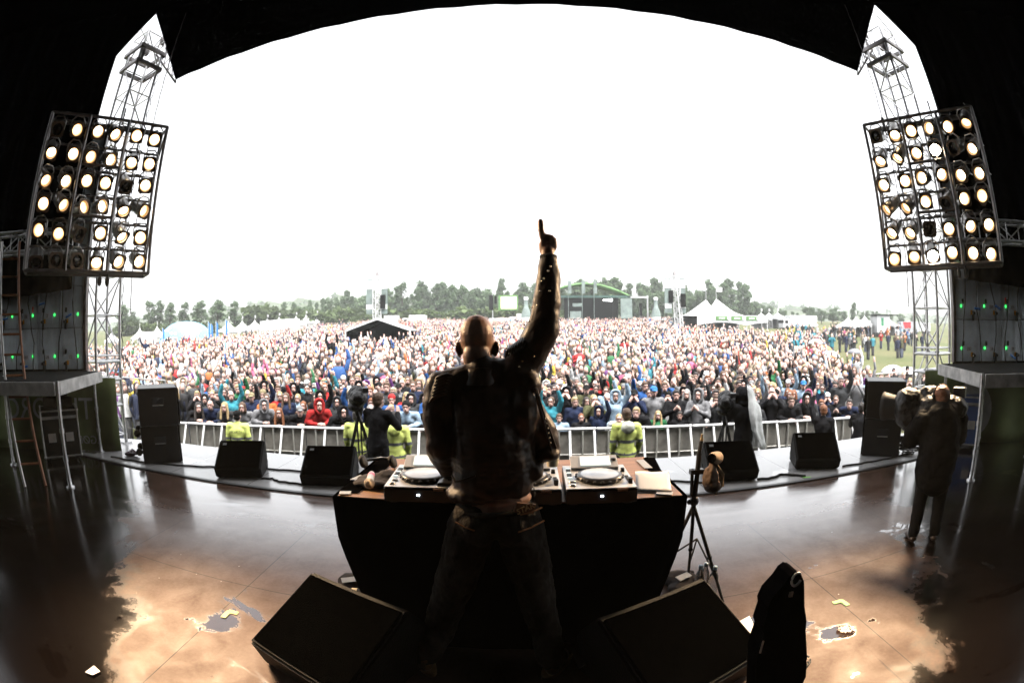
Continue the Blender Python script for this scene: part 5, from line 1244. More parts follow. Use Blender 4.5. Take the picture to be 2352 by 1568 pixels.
# paper, cup, microphone, headphones on cloth
p0, p1, p2, p3 = at_z(1458, 1088, .90), at_z(1535, 1083, .90), at_z(1543, 1128, .882), at_z(1462, 1126, .882)
b = MB(); n = 8; vv = []
for j in range(n+1):
    for i in range(n+1): f, g_ = i/n, j/n; q = p0.lerp(p1, f).lerp(p3.lerp(p2, f), g_); vv.append((q.x, q.y, max(TBZ+.008, q.z+.006*math.sin(f*5)*(1-g_)+.012*(1-g_)*abs(f-.5)*2)))
b.add(vv, [[j*(n+1)+i, j*(n+1)+i+1, (j+1)*(n+1)+i+1, (j+1)*(n+1)+i] for j in range(n) for i in range(n)], 0, True); o = b.build('paper_sheet', mat('white_paper', (.85, .85, .84), .6, var=.03)); sm = o.modifiers.new('t', 'SOLIDIFY'); sm.thickness = .0015
tag(o, 'bright white paper sheet lying at the right end of the table', 'paper')
q = at_z(1270, 1064, TBZ+.155); b = MB(); b.lathe([(.026, 0), (.034, .085), (.036, .088), (.033, .084), (.025, .004)], 20, T(q.x, q.y+.03, TBZ+.135)); tag(b.build('paper_cup', mat('cream_cup', (.72, .62, .45), .5)), 'small cream cup standing on the middle deck beside the performer', 'cup')
me = sculpt('folded_cloth', [('e', (0, 0, .012), (.10, .13, .022)), ('e', (.05, .06, .02), (.06, .07, .028)), ('e', (-.04, -.07, .014), (.06, .05, .02)), ('e', (.04, -.09, .016), (.07, .04, .02))], .006, 3, [(.05, .014)])
me.materials.append(mat('dark_brown_cloth', (.020, .013, .012), .9, var=.3)); q = at_z(862, 1100, TBZ+.02); tag(link('folded_cloth', me, None, (q.x, q.y, TBZ+.004)), 'crumpled dark cloth under the microphone at the left of the table', 'cloth')
a, c = at_z(848, 1110, TBZ+.075), at_z(857, 1075, TBZ+.075); d = (c-a).normalized(); t = thing('microphone', 'silver hand microphone with a pink band lying on dark cloth', 'microphone', a); M0 = align((0, 0, 0), d)
b = MB(); b.lathe([(.001, -.026), (.016, -.022), (.025, -.004), (.026, .006), (.022, .020)], 16, M0); b.build('head_grille', mat('mic_grille', (.35, .27, .2), .4, .7, bump=.6, bscale=300), t)
b = MB(); b.lathe([(.022, .020), (.019, .045), (.017, .12), (.015, .165), (.001, .17)], 16, M0); b.build('handle', mat('taped_grey', (.48, .48, .5), .4, .3), t); b = MB(); b.lathe([(.0185, .105), (.0178, .14)], 16, M0, cap=False); b.build('pink_band', mat('pink_tape', (.75, .16, .3), .5), t)
t = thing('headphones', 'black headphones lying at the rear left of the table', 'headphones', at_z(868, 1062, TBZ+.03)); b = MB(); b.path([(.09*math.cos(a_), .055*math.sin(a_), .01+.006*math.sin(a_*2)) for a_ in np.linspace(.2, 3.6, 16)], .009, 6); b.build('headband', BLACKPLASTIC, t)
for x, y in ((.088, .0), (-.08, -.03)): b = MB(); b.lathe([(.035, -.012), (.04, 0), (.035, .014), (.001, .016)], 16, T(x, y, .01) @ Matrix.Rotation(R(70), 4, 'Y')); b.build('ear_cup', RUBBER, t)
b = MB(); q = at_z(1028, 1110, TBZ+.06); b.path([q+Vector((0, 0, .03)), q+Vector((.0, -.03, -.02)), q+Vector((-.008, -.045, -.10)), q+Vector((-.012, -.04, -.2))], .004, 5); tag(b.build('red_cable', mat('red_cable_rubber', (.5, .02, .02), .4)), 'thin red cable hanging off the table beside the left deck', 'cable')

# ------------------------------------------------------------------ tripod with the cloth-covered camera, right of the table
BROWNCLOTH = mat('brown_cover_cloth', (.19, .13, .095), .85, var=.35, vscale=12, bump=.8, bscale=18)
tp = at_z(1592, 1332); tp = Vector((tp.x, tp.y, 0)); Y0 = tp.y
def pt(u, v, dy=0.): return at_y(u, v, Y0+dy)-tp
t = thing('tripod_stand', 'black tripod stand with a brass-tipped pole right of the table', 'tripod', tp)
hub = pt(1594, 1150); b = MB(); b.tube(hub+Vector((0, 0, -.06)), pt(1606, 1040), .017); b.tube(pt(1606, 1040), pt(1611, 1012), .013); b.tube(pt(1588, 1140), pt(1590, 1080), .012); b.build('pole', RUBBER, t)
b = MB(); b.tube(pt(1611, 1014), pt(1613, 996), .008); b.ball(pt(1612, 1008), .012, 8); b.build('brass_tip', mat('brass', (.65, .45, .2), .3, .9), t)
b = MB(); b.ball(hub, (.032, .032, .035), 12); b.ball(hub+Vector((-.035, -.01, 0)), .018, 8); b.build('clamp', BLACKPLASTIC, t)
b = MB(); b.box(pt(1600, 1082), (.09, .04, .03)); b.ball(pt(1590, 1082), .018, 8); b.build('clamp', BLACKPLASTIC, t)
for (u, v) in ((1660, 1385), (1578, 1345), (1515, 1318)):
    f = at_z(u, v)-tp; top = hub+Vector((0, 0, -.03)); b = MB(); b.tube(top, top.lerp(f, .55), .013); b.tube(top.lerp(f, .5), f+Vector((0, 0, .01)), .010); b.ball(top.lerp(f, .53), .017, 8); b.tube(top.lerp(f, .72), hub.lerp(Vector((0, 0, .25)), .8), .006); b.build('leg', RUBBER, t)
c0 = at_y(1632, 1098, Y0-.06); prims = [('e', c0, (.052, .05, .085)), ('e', c0+Vector((.012, -.01, -.045)), (.055, .052, .045)), ('c', [(c0+Vector((0, 0, .07)), .022), (c0+Vector((.018, -.01, .13)), .026)])]
me = sculpt('covered_camera', prims, .006, 2, [(.04, .018)]); me.materials.append(BROWNCLOTH)
t = tag(link('covered_camera', me), 'small camera wrapped in a tied brown cloth cover on the tripod', 'camera cover')
h0 = at_y(1638, 1052, Y0-.09); h1 = at_y(1652, 1050, Y0+.02); b = MB(); b.lathe([(.030, -.03), (.036, 0), (.040, .05), (.040, .10), (.033, .125), (.001, .13)], 18, align(h0, h1), cap=False); b.lathe([(.028, -.028), (.031, .06), (.001, .06)], 18, align(h0, h1), cap=False); b.build('hood_barrel', mat('light_cover_cloth', (.42, .30, .20), .8, var=.25, bump=.6, bscale=25), t)
b = MB()
for k in range(3): b.path([c0+Vector((.03, -.02, .09)), c0+Vector((.055+.01*k, -.03, .03)), c0+Vector((.05+.012*k, -.04, -.05)), c0+Vector((.03+.02*k, -.035, -.10+.03*k))], .005, 5)
b.build('tie_strap', mat('pale_strap', (.45, .32, .2), .7), t)
# bottles, taped cloth bundles and cable cover by the table
for i, (u, v) in enumerate([(1612, 1362), (1632, 1370), (1600, 1368)]):
    q = at_z(u, v); t = thing('water_bottle', f'clear plastic water bottle, {["middle", "rightmost", "leftmost"][i]} of three behind the right monitor', 'bottle', q, 0, 'water bottles behind the right monitor')
    b = MB(); b.lathe([(.031, 0), (.033, .01), (.033, .13), (.028, .16), (.013, .195), (.013, .21)], 16); b.build('body', mat('clear_plastic', (.8, .85, .88), .08, trans=.9), t); b = MB(); b.lathe([(.015, .205), (.015, .225), (.001, .226)], 14); b.build('cap', mat('pale_blue_cap', (.55, .68, .78), .4), t)
for i, (u, v, lb) in enumerate([(815, 1352, 'brown taped cloth bundle with pale rings left of the table foot'), (1560, 1345, 'dark taped cable cover right of the table foot')]):
    q = at_z(u, v); me = sculpt('cloth_bundle', [('e', (0, 0, .05), (.11, .10, .06)), ('e', (-.03, -.10, .04), (.08, .09, .045)), ('c', [((-.10, .05, .03), .03), ((.1, .1, .03), .03)])], .01, 2, [(.07, .03)]); me.materials.append(mat('dark_brown_cloth', (1, 1, 1)))
    t = tag(link('cloth_bundle', me, None, q), lb, 'bundle'); b = MB(); b.box((-.0, -.06, .105), (.11, .05, .004), .5, rot=Matrix.Rotation(.5, 3, 'Z') @ Matrix.Rotation(.2, 3, 'X')); b.build('tape_patch', TAPE, t)
    if i == 0:
        for k in range(2): b = MB(); b.tube((.0, -.13-k*.06, .05), (.10, -.12-k*.06, .05), .028); p_ = b.build('roll', RUBBER, t); b = MB(); b.lathe([(.0295, .03), (.0295, .065)], 14, align((0, -.13-k*.06, .05), (.10, -.12-k*.06, .05)), cap=False); b.build('pale_ring', mat('cream_ring', (.75, .62, .42), .5), p_)
q = at_z(1700, 1448); b = MB(); vv = []
for j in range(7):
    for i in range(7): vv.append((q.x-.09+i*.03+rng.uniform(-.004, .004), q.y-.08+j*.028+rng.uniform(-.004, .004), .012+.012*math.sin(i*1.3)*math.cos(j*1.1)+.012))
b.add(vv, [[j*7+i, j*7+i+1, (j+1)*7+i+1, (j+1)*7+i] for j in range(6) for i in range(6)], 0, True); o = b.build('crumpled_paper', mat('white_paper', (1, 1, 1))); sm = o.modifiers.new('t', 'SOLIDIFY'); sm.thickness = .002; tag(o, 'crumpled white paper on the boards beside the right monitor', 'paper')
q = at_z(214, 1543); b = MB(); b.add([(q.x-.03, q.y-.04, .01), (q.x+.03, q.y-.03, .014), (q.x+.04, q.y+.03, .01), (q.x-.02, q.y+.04, .016)], [[0, 1, 2, 3]]); o = b.build('paper_scrap', mat('white_paper', (1, 1, 1))); sm = o.modifiers.new('t', 'SOLIDIFY'); sm.thickness = .002; tag(o, 'small white paper scrap on the boards at the lower left', 'paper')
# tape marks
GT = mat('yellow_green_tape', (.50, .55, .12), .5, var=.1); GT2 = mat('green_tape', (.22, .62, .10), .5, var=.1)
for i, (m_, strips, lb) in enumerate([(GT, [((512, 1417), (527, 1402)), ((524, 1402), (546, 1408))], 'yellow-green tape corner mark on the boards at left'), (GT2, [((1914, 1384), (1935, 1378)), ((1932, 1378), (1948, 1389))], 'green tape corner mark on the boards at right'), (GT2, [((1844, 1096), (1862, 1095))], 'short green tape strip in front of the rightmost front monitor')]):
    b = MB()
    for p_, q_ in strips: a, c = at_z(*p_, .004), at_z(*q_, .004); d = c-a; b.box((a+c)/2, (d.length, .035, .003), math.atan2(d.y, d.x))
    tag(b.build('tape_mark', m_), lb, 'tape mark')
# tall black padded stand on the right, with a ring near its top
bt = at_y(1800, 1530, 1.42); t = thing('padded_stand', 'tall black padded cover with a ring hole at its narrow top', 'covered stand', (bt.x, 1.42, 0))
def pq(u, v): q = at_y(u, v, 1.42); return (q.x-bt.x, q.z)
outl = [pq(*p) for p in ((1800, 1310), (1812, 1301), (1826, 1306), (1833, 1322), (1835, 1380), (1840, 1412), (1838, 1432), (1842, 1490), (1840, 1540))]
zl = outl[-1][1]; outl += [(outl[-1][0]-.02, zl-.18), (outl[-1][0]-.06, .01), (-.16, .01), (-.14, .16)]
outl += [pq(*p) for p in ((1728, 1490), (1733, 1470), (1744, 1440), (1740, 1428), (1752, 1392), (1751, 1380), (1762, 1356), (1786, 1330))]
RH = pq(1814, 1316); hol = [(RH[0]+.020*math.cos(a), RH[1]+.026*math.sin(a)) for a in np.linspace(0, 6.2832, 17)[:-1]]
bm = bmesh.new(); ov = [bm.verts.new((x, 0, z)) for x, z in outl]; hv = [bm.verts.new((x, 0, z)) for x, z in hol]
es = [bm.edges.new((ov[i], ov[(i+1) % len(ov)])) for i in range(len(ov))]+[bm.edges.new((hv[i], hv[(i+1) % len(hv)])) for i in range(len(hv))]
bmesh.ops.triangle_fill(bm, edges=es, use_beauty=True); bmesh.ops.recalc_face_normals(bm, faces=bm.faces)
me = bpy.data.meshes.new('padded_cover'); bm.to_mesh(me); bm.free(); me.materials.append(BLACKCLOTH); o = link('padded_cover', me, t); sm = o.modifiers.new('t', 'SOLIDIFY'); sm.thickness = .10; sm.offset = 0; bv = o.modifiers.new('b', 'BEVEL'); bv.width = .012; bv.segments = 3
b = MB(); b.path([(RH[0]+.021*math.cos(a), -.055, RH[1]+.027*math.sin(a)) for a in np.linspace(.9, 6.0, 14)], .005, 6); b.build('ring', mat('pale_ring', (.6, .55, .5), .4), t)
for c_, d_ in (((RH[0]-.01, -.056, RH[1]-.062), (.016, .006, .022)), ((RH[0]-.085, -.056, RH[1]-.29), (.006, .006, .06))): b = MB(); b.box(c_, d_); b.build('buckle', mat('dull_buckle', (.38, .3, .24), .5), t)
q = at_z(1850, 1545, .02); b = MB()
for k in range(3): b.path([(q.x+(.05+.01*k)*math.cos(a), q.y+.10+.07*math.sin(a), .012+k*.012) for a in np.linspace(0, 6.0, 18)], .005, 5)
tag(b.build('cable_coil', RUBBER), 'black cable coil beside the tall padded cover', 'cable')
# cables along the apron
def floor_cable(pts, label, r=.011, m_=RUBBER):
    P = [at_z(u, v, r) for u, v in pts]; out = []
    for i in range(len(P)-1):
        for k in range(6): f = k/6; f2 = f*f*(3-2*f); q = P[i].lerp(P[i+1], f); out.append((q.x, q.y+.012*math.sin(i*2+k), r))
    out.append((P[-1].x, P[-1].y, r)); b = MB(); b.path(out, r, 6); tag(b.build('cable', m_), label, 'cable', 'cables on the stage boards')
floor_cable([(255, 1048), (300, 1056), (345, 1062), (410, 1068), (480, 1071), (560, 1072), (640, 1078), (705, 1082)], 'thick black cable running along the front boards at left', .011)
floor_cable([(600, 1098), (625, 1098), (640, 1104), (665, 1108), (705, 1112)], 'thin black cable joining the two left monitors')
floor_cable([(1740, 1100), (1770, 1097), (1795, 1088), (1820, 1090), (1850, 1092)], 'black cable bundle between the two right monitors', .014)
floor_cable([(1543, 1104), (1590, 1105), (1640, 1110)], 'black cable leading from the table to the right monitors')
floor_cable([(1935, 1070), (1985, 1062), (2040, 1052), (2085, 1042)], 'black cable running from the right monitor to the side stack')
for i, (u, v, rr, lb) in enumerate([(2085, 1042, .16, 'black cable coil on the boards beside the right side stack'), (300, 1046, .11, 'dark purple cable pile beside the left side stack')]):
    q = at_z(u, v); b = MB()
    for k in range(6): b.path([(q.x+(rr*(.7+.12*k))*math.cos(a)+.02*k, q.y+(rr*.6*(.8+.1*k))*math.sin(a+k), .012+.012*k) for a in np.linspace(0, 6.1, 20)], .010, 5)
    tag(b.build('cable_pile', RUBBER if i == 0 else mat('purple_cable', (.06, .01, .03), .5)), lb, 'cable')
# ------------------------------------------------------------------ flight cases, ladder
def flight_case(label, loc, rz, w, d, h, col, lidgap=.84):
    t = thing('flight_case', label, 'flight case', loc, rz); b = MB(); b.box((0, 0, h/2+.08), (w, d, h), bev=.004); b.build('body', col, t); b = MB(); z0 = .08
    for sx in (-1, 1):
        for sy in (-1, 1): b.tube((sx*w/2, sy*d/2, z0), (sx*w/2, sy*d/2, z0+h), .014, n=6); b.ball((sx*w/2, sy*d/2, z0+h), .024, 8); b.ball((sx*w/2, sy*d/2, z0), .024, 8)
    for z in (z0, z0+h*lidgap, z0+h*(lidgap+.03), z0+h):
        for s_ in (-1, 1): b.tube((-w/2, s_*d/2, z), (w/2, s_*d/2, z), .013, n=6); b.tube((s_*w/2, -d/2, z), (s_*w/2, d/2, z), .013, n=6)
    b.build('edge_trim', HANDLE, t)
    for s_ in (-1, 1):
        for q in (-.22, .22):
            b = MB(); b.box((q*w*1.1, s_*(d/2+.004), z0+h*.42), (.13, .010, .12), bev=.003); b.build('latch_plate', HANDLE, t); b = MB(); b.box((s_*(w/2+.004), q*d*1.1, z0+h*.42), (.010, .13, .12), bev=.003); b.build('latch_plate', HANDLE, t)
    for sx in (-1, 1):
        for sy in (-1, 1): b = MB(); b.lathe([(.001, -.015), (.04, -.015), (.04, .015), (.001, .015)], 12, T(sx*w*.38, sy*d*.36, .04) @ Matrix.Rotation(R(90), 4, 'Y')); b.build('caster', RUBBER, t)
    return t
q = at_z(150, 1058); flight_case('black flight case with metal edges under the left side deck', (q.x-.22, q.y+.12, 0), R(58), .62, .62, .62, BLACKPAINT)
b = MB(); b.box((0, 0, .07), (.42, .36, .14), bev=.02); b.box((.0, 0, .16), (.30, .25, .06), bev=.015); o = b.build('equipment_bag', BLACKCLOTH, None, (q.x-.25, q.y+.15, .715)); tag(o, 'black equipment bag lying on the left flight case', 'bag')
q = at_z(2222, 1032); flight_case('blue flight case with metal edges under the right side deck', (q.x+.15, q.y+.25, 0), R(-58), .62, .60, .66, mat('blue_case_laminate', (.015, .05, .16), .4, var=.15))
q = at_z(2300, 1000); flight_case('black flight case under the right side deck behind the blue one', (q.x+.5, q.y-.2, 0), R(-58), .7, .6, .85, BLACKPAINT)
LADDER = mat('worn_orange_wood', (.26, .10, .04), .5, var=.4, vscale=9)
f0 = at_z(58, 1118); t = thing('ladder', 'tall ladder with orange-brown rungs leaning in the dark left wing', 'ladder', f0)
tl = at_y(3, 745, f0.y+.25)-f0; sidev = Vector((.20, .24, 0))
b = MB(); b.tube((0, 0, 0), tl*1.6, .022); b.build('rail', HANDLE, t); b = MB(); b.tube(sidev, tl*1.6+sidev, .022); b.build('rail', LADDER, t)
for k in range(1, 12): b = MB(); p_ = tl*1.6*(k/12); b.tube(p_, p_+sidev, .015); b.build('rung', LADDER, t)
# ------------------------------------------------------------------ the performer, seen from behind
LEATHER = mat('brown_black_leather', (.026, .0135, .008), .46, var=.5, vscale=7, bump=.28, bscale=16, spec=.28)
DENIM = mat('washed_black_denim', (.034, .028, .022), .85, spec=.2, var=.6, vscale=10, bump=.7, bscale=30)
DJSKIN = mat('performer_skin', (.38, .22, .155), .42, objcol=False, attr='paint', var=.1, vscale=25, bump=.12, bscale=160)
YD = 2.05
def J(u, v, dy=0.): return at_y(u, v, YD+dy)
hc = J(1096, 787, .05); nk = J(1106, 855, .0)
shL, elL, wrL, haL = J(1018, 893, .0), J(1012, 1025, -.04), J(1052, 1088, .16), J(1040, 1090, .28)
shR, elR, wrR = J(1188, 856, .02), J(1250, 752, .03), J(1259, 596, .07)
hipL, hipR = J(1090, 1190, -.05), J(1190, 1190, -.05)
knL, knR = J(1032, 1358, -.02), J(1242, 1362, -.02)
akL, akR = at_z(978, 1503, .09), at_z(1268, 1512, .09)
def rings_prims(cs): return [('e', J(u, v, d), r) for u, v, d, r in cs]
palm = J(1259, 566, .08); body = []
body += [('e', hc+Vector((0, .012, .008)), (.074, .094, .100)), ('e', hc+Vector((0, -.018, .035)), (.072, .077, .085)), ('e', hc+Vector((0, .055, -.07)), (.056, .06, .06)), ('e', hc+Vector((0, .115, -.02)), (.014, .022, .024)), ('e', hc+Vector((0, -.04, -.055)), (.060, .055, .065))]
for s_ in (-1, 1): body += [('e', hc+Vector((s_*.083, .005, -.022)), (.010, .020, .030), Matrix.Rotation(s_*.45, 3, 'Z')), ('e', hc+Vector((s_*.077, .008, -.050)), (.009, .012, .014))]
body += [('c', [(nk+Vector((0, -.005, -.06)), .070), (hc+Vector((0, -.01, -.06)), .060)])]
body += [('c', [(J(1140, 1165, -.05), .10), (J(1135, 1060, -.02), .085), (J(1120, 930, .0), .08), (nk, .06)]), ('e', J(1140, 1140, -.05), (.152, .095, .07))]
body += [('c', [(shL, .05), (elL, .04), (wrL, .028)]), ('c', [(shR, .05), (elR, .04), (wrR, .030)]), ('c', [(hipL, .06), (knL, .034), (J(1003, 1440, -.02), .03), (akL, .03)]), ('c', [(hipR, .06), (knR, .034), (J(1258, 1440, -.02), .03), (akR, .03)])]
# right hand: index finger up, the others folded forward, thumb across them
px = 1/FPX*YD
def H(u, v, d=0.): return J(u, v, .08+d)
body += [('c', [(wrR, .029), (H(1258, 575), .031)]), ('e', H(1259, 563, .0), (.035, .020, .042)), ('e', H(1250, 566, .0), (.024, .018, .037)), ('e', H(1269, 562, .0), (.023, .018, .036))]
kn = [(1247, 548), (1257, 543), (1266, 545), (1274, 551)]
body += [('c', [(H(*kn[0]), .0150), (H(1243, 530, -.004), .0150), (H(1242, 516, -.002), .0145), (H(1241.5, 508, .0), .0130)])]
for (u, v), r0 in zip(kn[1:], (.0120, .0115, .0100)): body += [('c', [(H(u, v, .0), r0), (H(u+.5, v-1.5, .034), r0*.95), (H(u+.5, v+13, .046), r0*.9), (H(u, v+16, .022), r0*.8)])]
body += [('c', [(H(1246, 578, .008), .014), (H(1242, 562, .030), .0125), (H(1252, 552, .052), .0105), (H(1260, 553, .056), .009)])]
# left hand resting on the deck edge
hd = haL; fw_ = Vector((-.25, .95, -.12)).normalized(); sdv = Vector((.95, .25, 0)).normalized()
body += [('e', wrL.lerp(hd, .75), (.036, .045, .018)), ('c', [(wrL, .028), (hd, .026)])]
for k, L_ in zip((-1.5, -.5, .5, 1.5), (.07, .08, .076, .06)): a = hd+sdv*k*.019; body += [('c', [(a, .0105), (a+fw_*L_*.55+Vector((0, 0, -.004)), .0098), (a+fw_*L_+Vector((0, 0, -.024)), .008)])]
body += [('c', [(wrL+sdv*.02, .013), (hd+sdv*.048+fw_*.0, .011), (hd+sdv*.05+fw_*.045, .0085)])]
me = sculpt('person', body, .0062, 3); 
hx, hy, hz_ = hc
def dj_paint(p):
    if p.z < .12: return (.08, .08, .08)
    d = Vector((p.x-hx, p.y-hy, p.z-hz_))
    if d.z > -.12 and d.length < .17:
        k = max(0., min(1., (.05-d.y)/.10)); return (1-.18*k, 1-.20*k, 1-.20*k)      # shaved stubble on the scalp
    return (1, 1, 1)
paint(me, dj_paint); me.materials.append(DJSKIN)
DJ = tag(link('person', me), 'bald performer in a dark leather jacket pointing one finger at the sky', 'person')
# jacket
jk = []
_k = [(1134, 1118, -.04, .174, .116), (1135, 1080, -.03, .182, .124), (1128, 1015, -.02, .178, .128), (1120, 950, .0, .176, .124), (1114, 895, .01, .172, .110)]
for i in range(22):
    f = i/21*4; a_ = int(min(f, 3)); f -= a_; q = [x+(y-x)*f for x, y in zip(_k[a_], _k[a_+1])]; jk.append(('e', J(q[0], q[1], q[2]), (q[3], q[4], .055)))
jk.append(('e', J(1092, 1132, -.045), (.125, .112, .05)))
jk += [('c', [(J(1040, 878, .0), .068), (J(1106, 862, .0), .072), (J(1170, 862, .02), .075)]), ('c', [(nk+Vector((0, 0, -.045)), .085), (nk+Vector((0, 0, .0)), .074)])]
jk += [('c', [(shL, .078), (J(1006, 965, -.03), .068), (elL, .070), (J(1030, 1066, .07), .055), (wrL, .046)])]
jk += [('c', [(J(1165, 880, .01), .085), (shR, .085), (J(1222, 808, .03), .072), (elR, .070), (J(1252, 735, .03), .066), (J(1256, 680, .05), .056), (J(1260, 630, .06), .046), (J(1259.5, 600, .07), .037)])]
jk += [('e', J(1272, 748, .03), (.030, .04, .04)), ('e', J(1200, 950, .0), (.075, .11, .16)), ('e', J(1215, 880, .01), (.05, .085, .07))]
jk += [('c', [(J(1220, 940, .01), .05), (J(1244, 985, .02), .060), (J(1258, 1028, .03), .058)]), ('e', J(1258, 1040, .02), (.056, .085, .035)), ('e', J(1225, 1080, -.02), (.05, .07, .05))]
me = sculpt('jacket', jk, .0075, 2, [(.17, .028), (.06, .013)]); me.materials.append(LEATHER); jo = link('jacket', me, DJ)
b = MB(); d = (J(1259.5, 578, .07)-J(1259.5, 606, .07)).normalized(); p0 = J(1259.5, 607, .07); L_ = (J(1259.5, 586, .07)-p0).length
b.lathe([(.030, -.012), (.0385, 0), (.0375, L_*.5), (.0395, L_*.85), (.036, L_), (.030, L_)], 24, align(p0, p0+d)); b.build('cuff', mat('ribbed_black_cuff', (.010, .010, .010), .8, bump=.8, bscale=90, stretch=(3, 3, .4)), jo)
b = MB(); b.lathe([(.078, -.05), (.074, 0), (.070, .018), (.064, .02), (.064, -.02)], 24, align(nk+Vector((0, -.008, -.005)), nk+Vector((0, .02, .2)))); b.build('collar', LEATHER, jo)
# quilted shoulder patches: rows of padded ridges
def ridge_patch(pts, n, w):
    b = MB()
    for i in range(n):
        f = i/(n-1); a = Vector(pts[0]).lerp(Vector(pts[1]), f); c = Vector(pts[2]).lerp(Vector(pts[3]), f); m = (a+c)/2+Vector((0, -.012, .012)); b.path([a, a.lerp(m, .5)+Vector((0, -.005, .004)), m, m.lerp(c, .5)+Vector((0, -.005, .004)), c], [.002, w, w, w, .002], 8)
    return b
b = ridge_patch([J(996, 876, -.075), J(984, 925, -.075), J(1040, 862, -.078), J(1026, 905, -.085)], 7, .0085); b.build('shoulder_patch', LEATHER, jo)
b = ridge_patch([J(1160, 822, -.05), J(1200, 800, -.04), J(1180, 795, .04), J(1212, 770, .05)], 7, .0085); b.build('shoulder_patch', LEATHER, jo)
for (u, v) in ((1265, 612), (1259, 622), (1243, 645), (1249, 640), (1240, 668), (1262, 668), (1234, 700), (1222, 706), (1216, 738), (1204, 746), (1275, 690), (1226, 818), (1220, 850), (1192, 842), (1200, 830), (1170, 812), (1163, 800), (1252, 962), (1255, 972), (1258, 983), (1260, 994), (1262, 1005), (1264, 1016), (1150, 820)): 
    b = MB(); b.ball(J(u, v, -.068 if v > 760 else -.045 if v > 700 else -.03), .0042, 6); b.build('stud', mat('brass_stud', (.75, .62, .42), .2, .95), jo)
b = MB(); b.path([J(1228, 890, -.075), J(1240, 940, -.06), J(1252, 985, -.055), J(1266, 1035, -.055)], .006, 6); b.build('seam', LEATHER, jo); b = MB(); b.path([J(1232, 892, -.07), J(1246, 940, -.055), J(1262, 985, -.05), J(1278, 1030, -.045)], .005, 6); b.build('seam', LEATHER, jo); b = MB(); b.path([J(1038, 1092, -.115), J(1046, 1106, -.14), J(1060, 1103, -.145), J(1092, 1092, -.15)], .005, 6); b.build('seam', LEATHER, jo)
# jeans, waistband, shirt hem
jn = [('e', J(1140, 1190, -.05), (.170, .115, .085)), ('e', J(1098, 1205, -.07), (.095, .105, .10)), ('e', J(1180, 1205, -.07), (.095, .105, .10))]
jn += [('c', [(hipL, .105), (J(1066, 1270, -.04), .104), (J(1038, 1358, -.02), .090), (J(1008, 1440, -.02), .080), (akL+Vector((.01, 0, .03)), .072)]), ('c', [(hipR, .105), (J(1208, 1270, -.04), .104), (J(1232, 1362, -.02), .090), (J(1250, 1440, -.02), .080), (akR+Vector((-.01, 0, .03)), .072)])]
for a_ in (akL, akR): jn += [('e', a_+Vector((0, .01, .0)), (.075, .085, .05))]
me = sculpt('jeans', jn, .0085, 2, [(.12, .022), (.045, .012)]); me.materials.append(DENIM); je = link('jeans', me, DJ)
for a_, c_ in ((J(1046, 1198, -.155), J(1090, 1218, -.185)), (J(1250, 1195, -.150), J(1190, 1222, -.19)), (J(1245, 1165, -.15), J(1195, 1182, -.178))): b = MB(); b.path([a_, a_.lerp(c_, .5)+Vector((0, -.012, 0)), c_], .0035, 5); b.build('stitched_seam', mat('orange_thread', (.30, .13, .05), .7), je)
b = MB(); c_ = J(1205, 1166, -.172); b.box(c_, (.088, .012, .042), rot=Matrix.Rotation(R(16), 3, 'Y') @ Matrix.Rotation(R(24), 3, 'Z')); lp = b.build('leather_patch', mat('patch_leather', (.12, .055, .025), .6), je)
me = text_mesh('STAR', .034, .002); me.transform(T(*(c_+Vector((.004, -.010, .0)))) @ (Matrix.Rotation(R(24), 4, 'Z') @ Matrix.Rotation(R(-14), 4, 'Y') @ Matrix.Rotation(R(90), 4, 'X'))); me.materials.clear(); me.materials.append(mat('gold_print', (.5, .33, .16), .5)); me.name = 'lettering'; link('lettering', me, lp)
wc = J(1139, 1163, -.05); b = MB(); b.path([wc+Vector((.163*math.cos(a), .108*math.sin(a), .012*math.cos(a))) for a in np.linspace(0, 6.2832, 30)], .012, 6); b.build('waistband', DENIM, je)
b = MB(); b.path([J(1226, 1120, -.15), J(1229, 1135, -.155), J(1226, 1150, -.15)], .0022, 5); b.build('cord', RUBBER, jo)
# shoes
for a_, tx in ((akL, -.5), (akR, .45)):
    dv = Vector((tx, .85, 0)).normalized(); base = Vector((a_.x, a_.y, 0)); ps = [('e', base+Vector((0, -.02, .055)), (.040, .05, .045)), ('e', base+dv*.10+Vector((0, 0, .042)), (.044, .06, .036), Matrix.Rotation(-tx*.5, 3, 'Z')), ('e', base+dv*.18+Vector((0, 0, .034)), (.042, .05, .028)), ('c', [(base+Vector((0, -.02, .09)), .05), (base+Vector((0, 0, .12)), .05)])]
    me = sculpt('shoe', ps, .007, 2); me.materials.append(mat('brown_shoe_leather', (.16, .08, .035), .45, var=.3)); so_ = link('shoe', me, DJ)
    b = MB(); n = 24; rg = []
    for z in (.001, .026): rg.append([base+dv*(.07+.155*math.cos(6.2832*i/n))+Vector((-dv.y, dv.x, 0))*(.050*math.sin(6.2832*i/n))+Vector((0, 0, z)) for i in range(n)])
    b.loft(rg, 0, True); b.build('sole', mat('tan_sole', (.48, .30, .15), .6), so_)

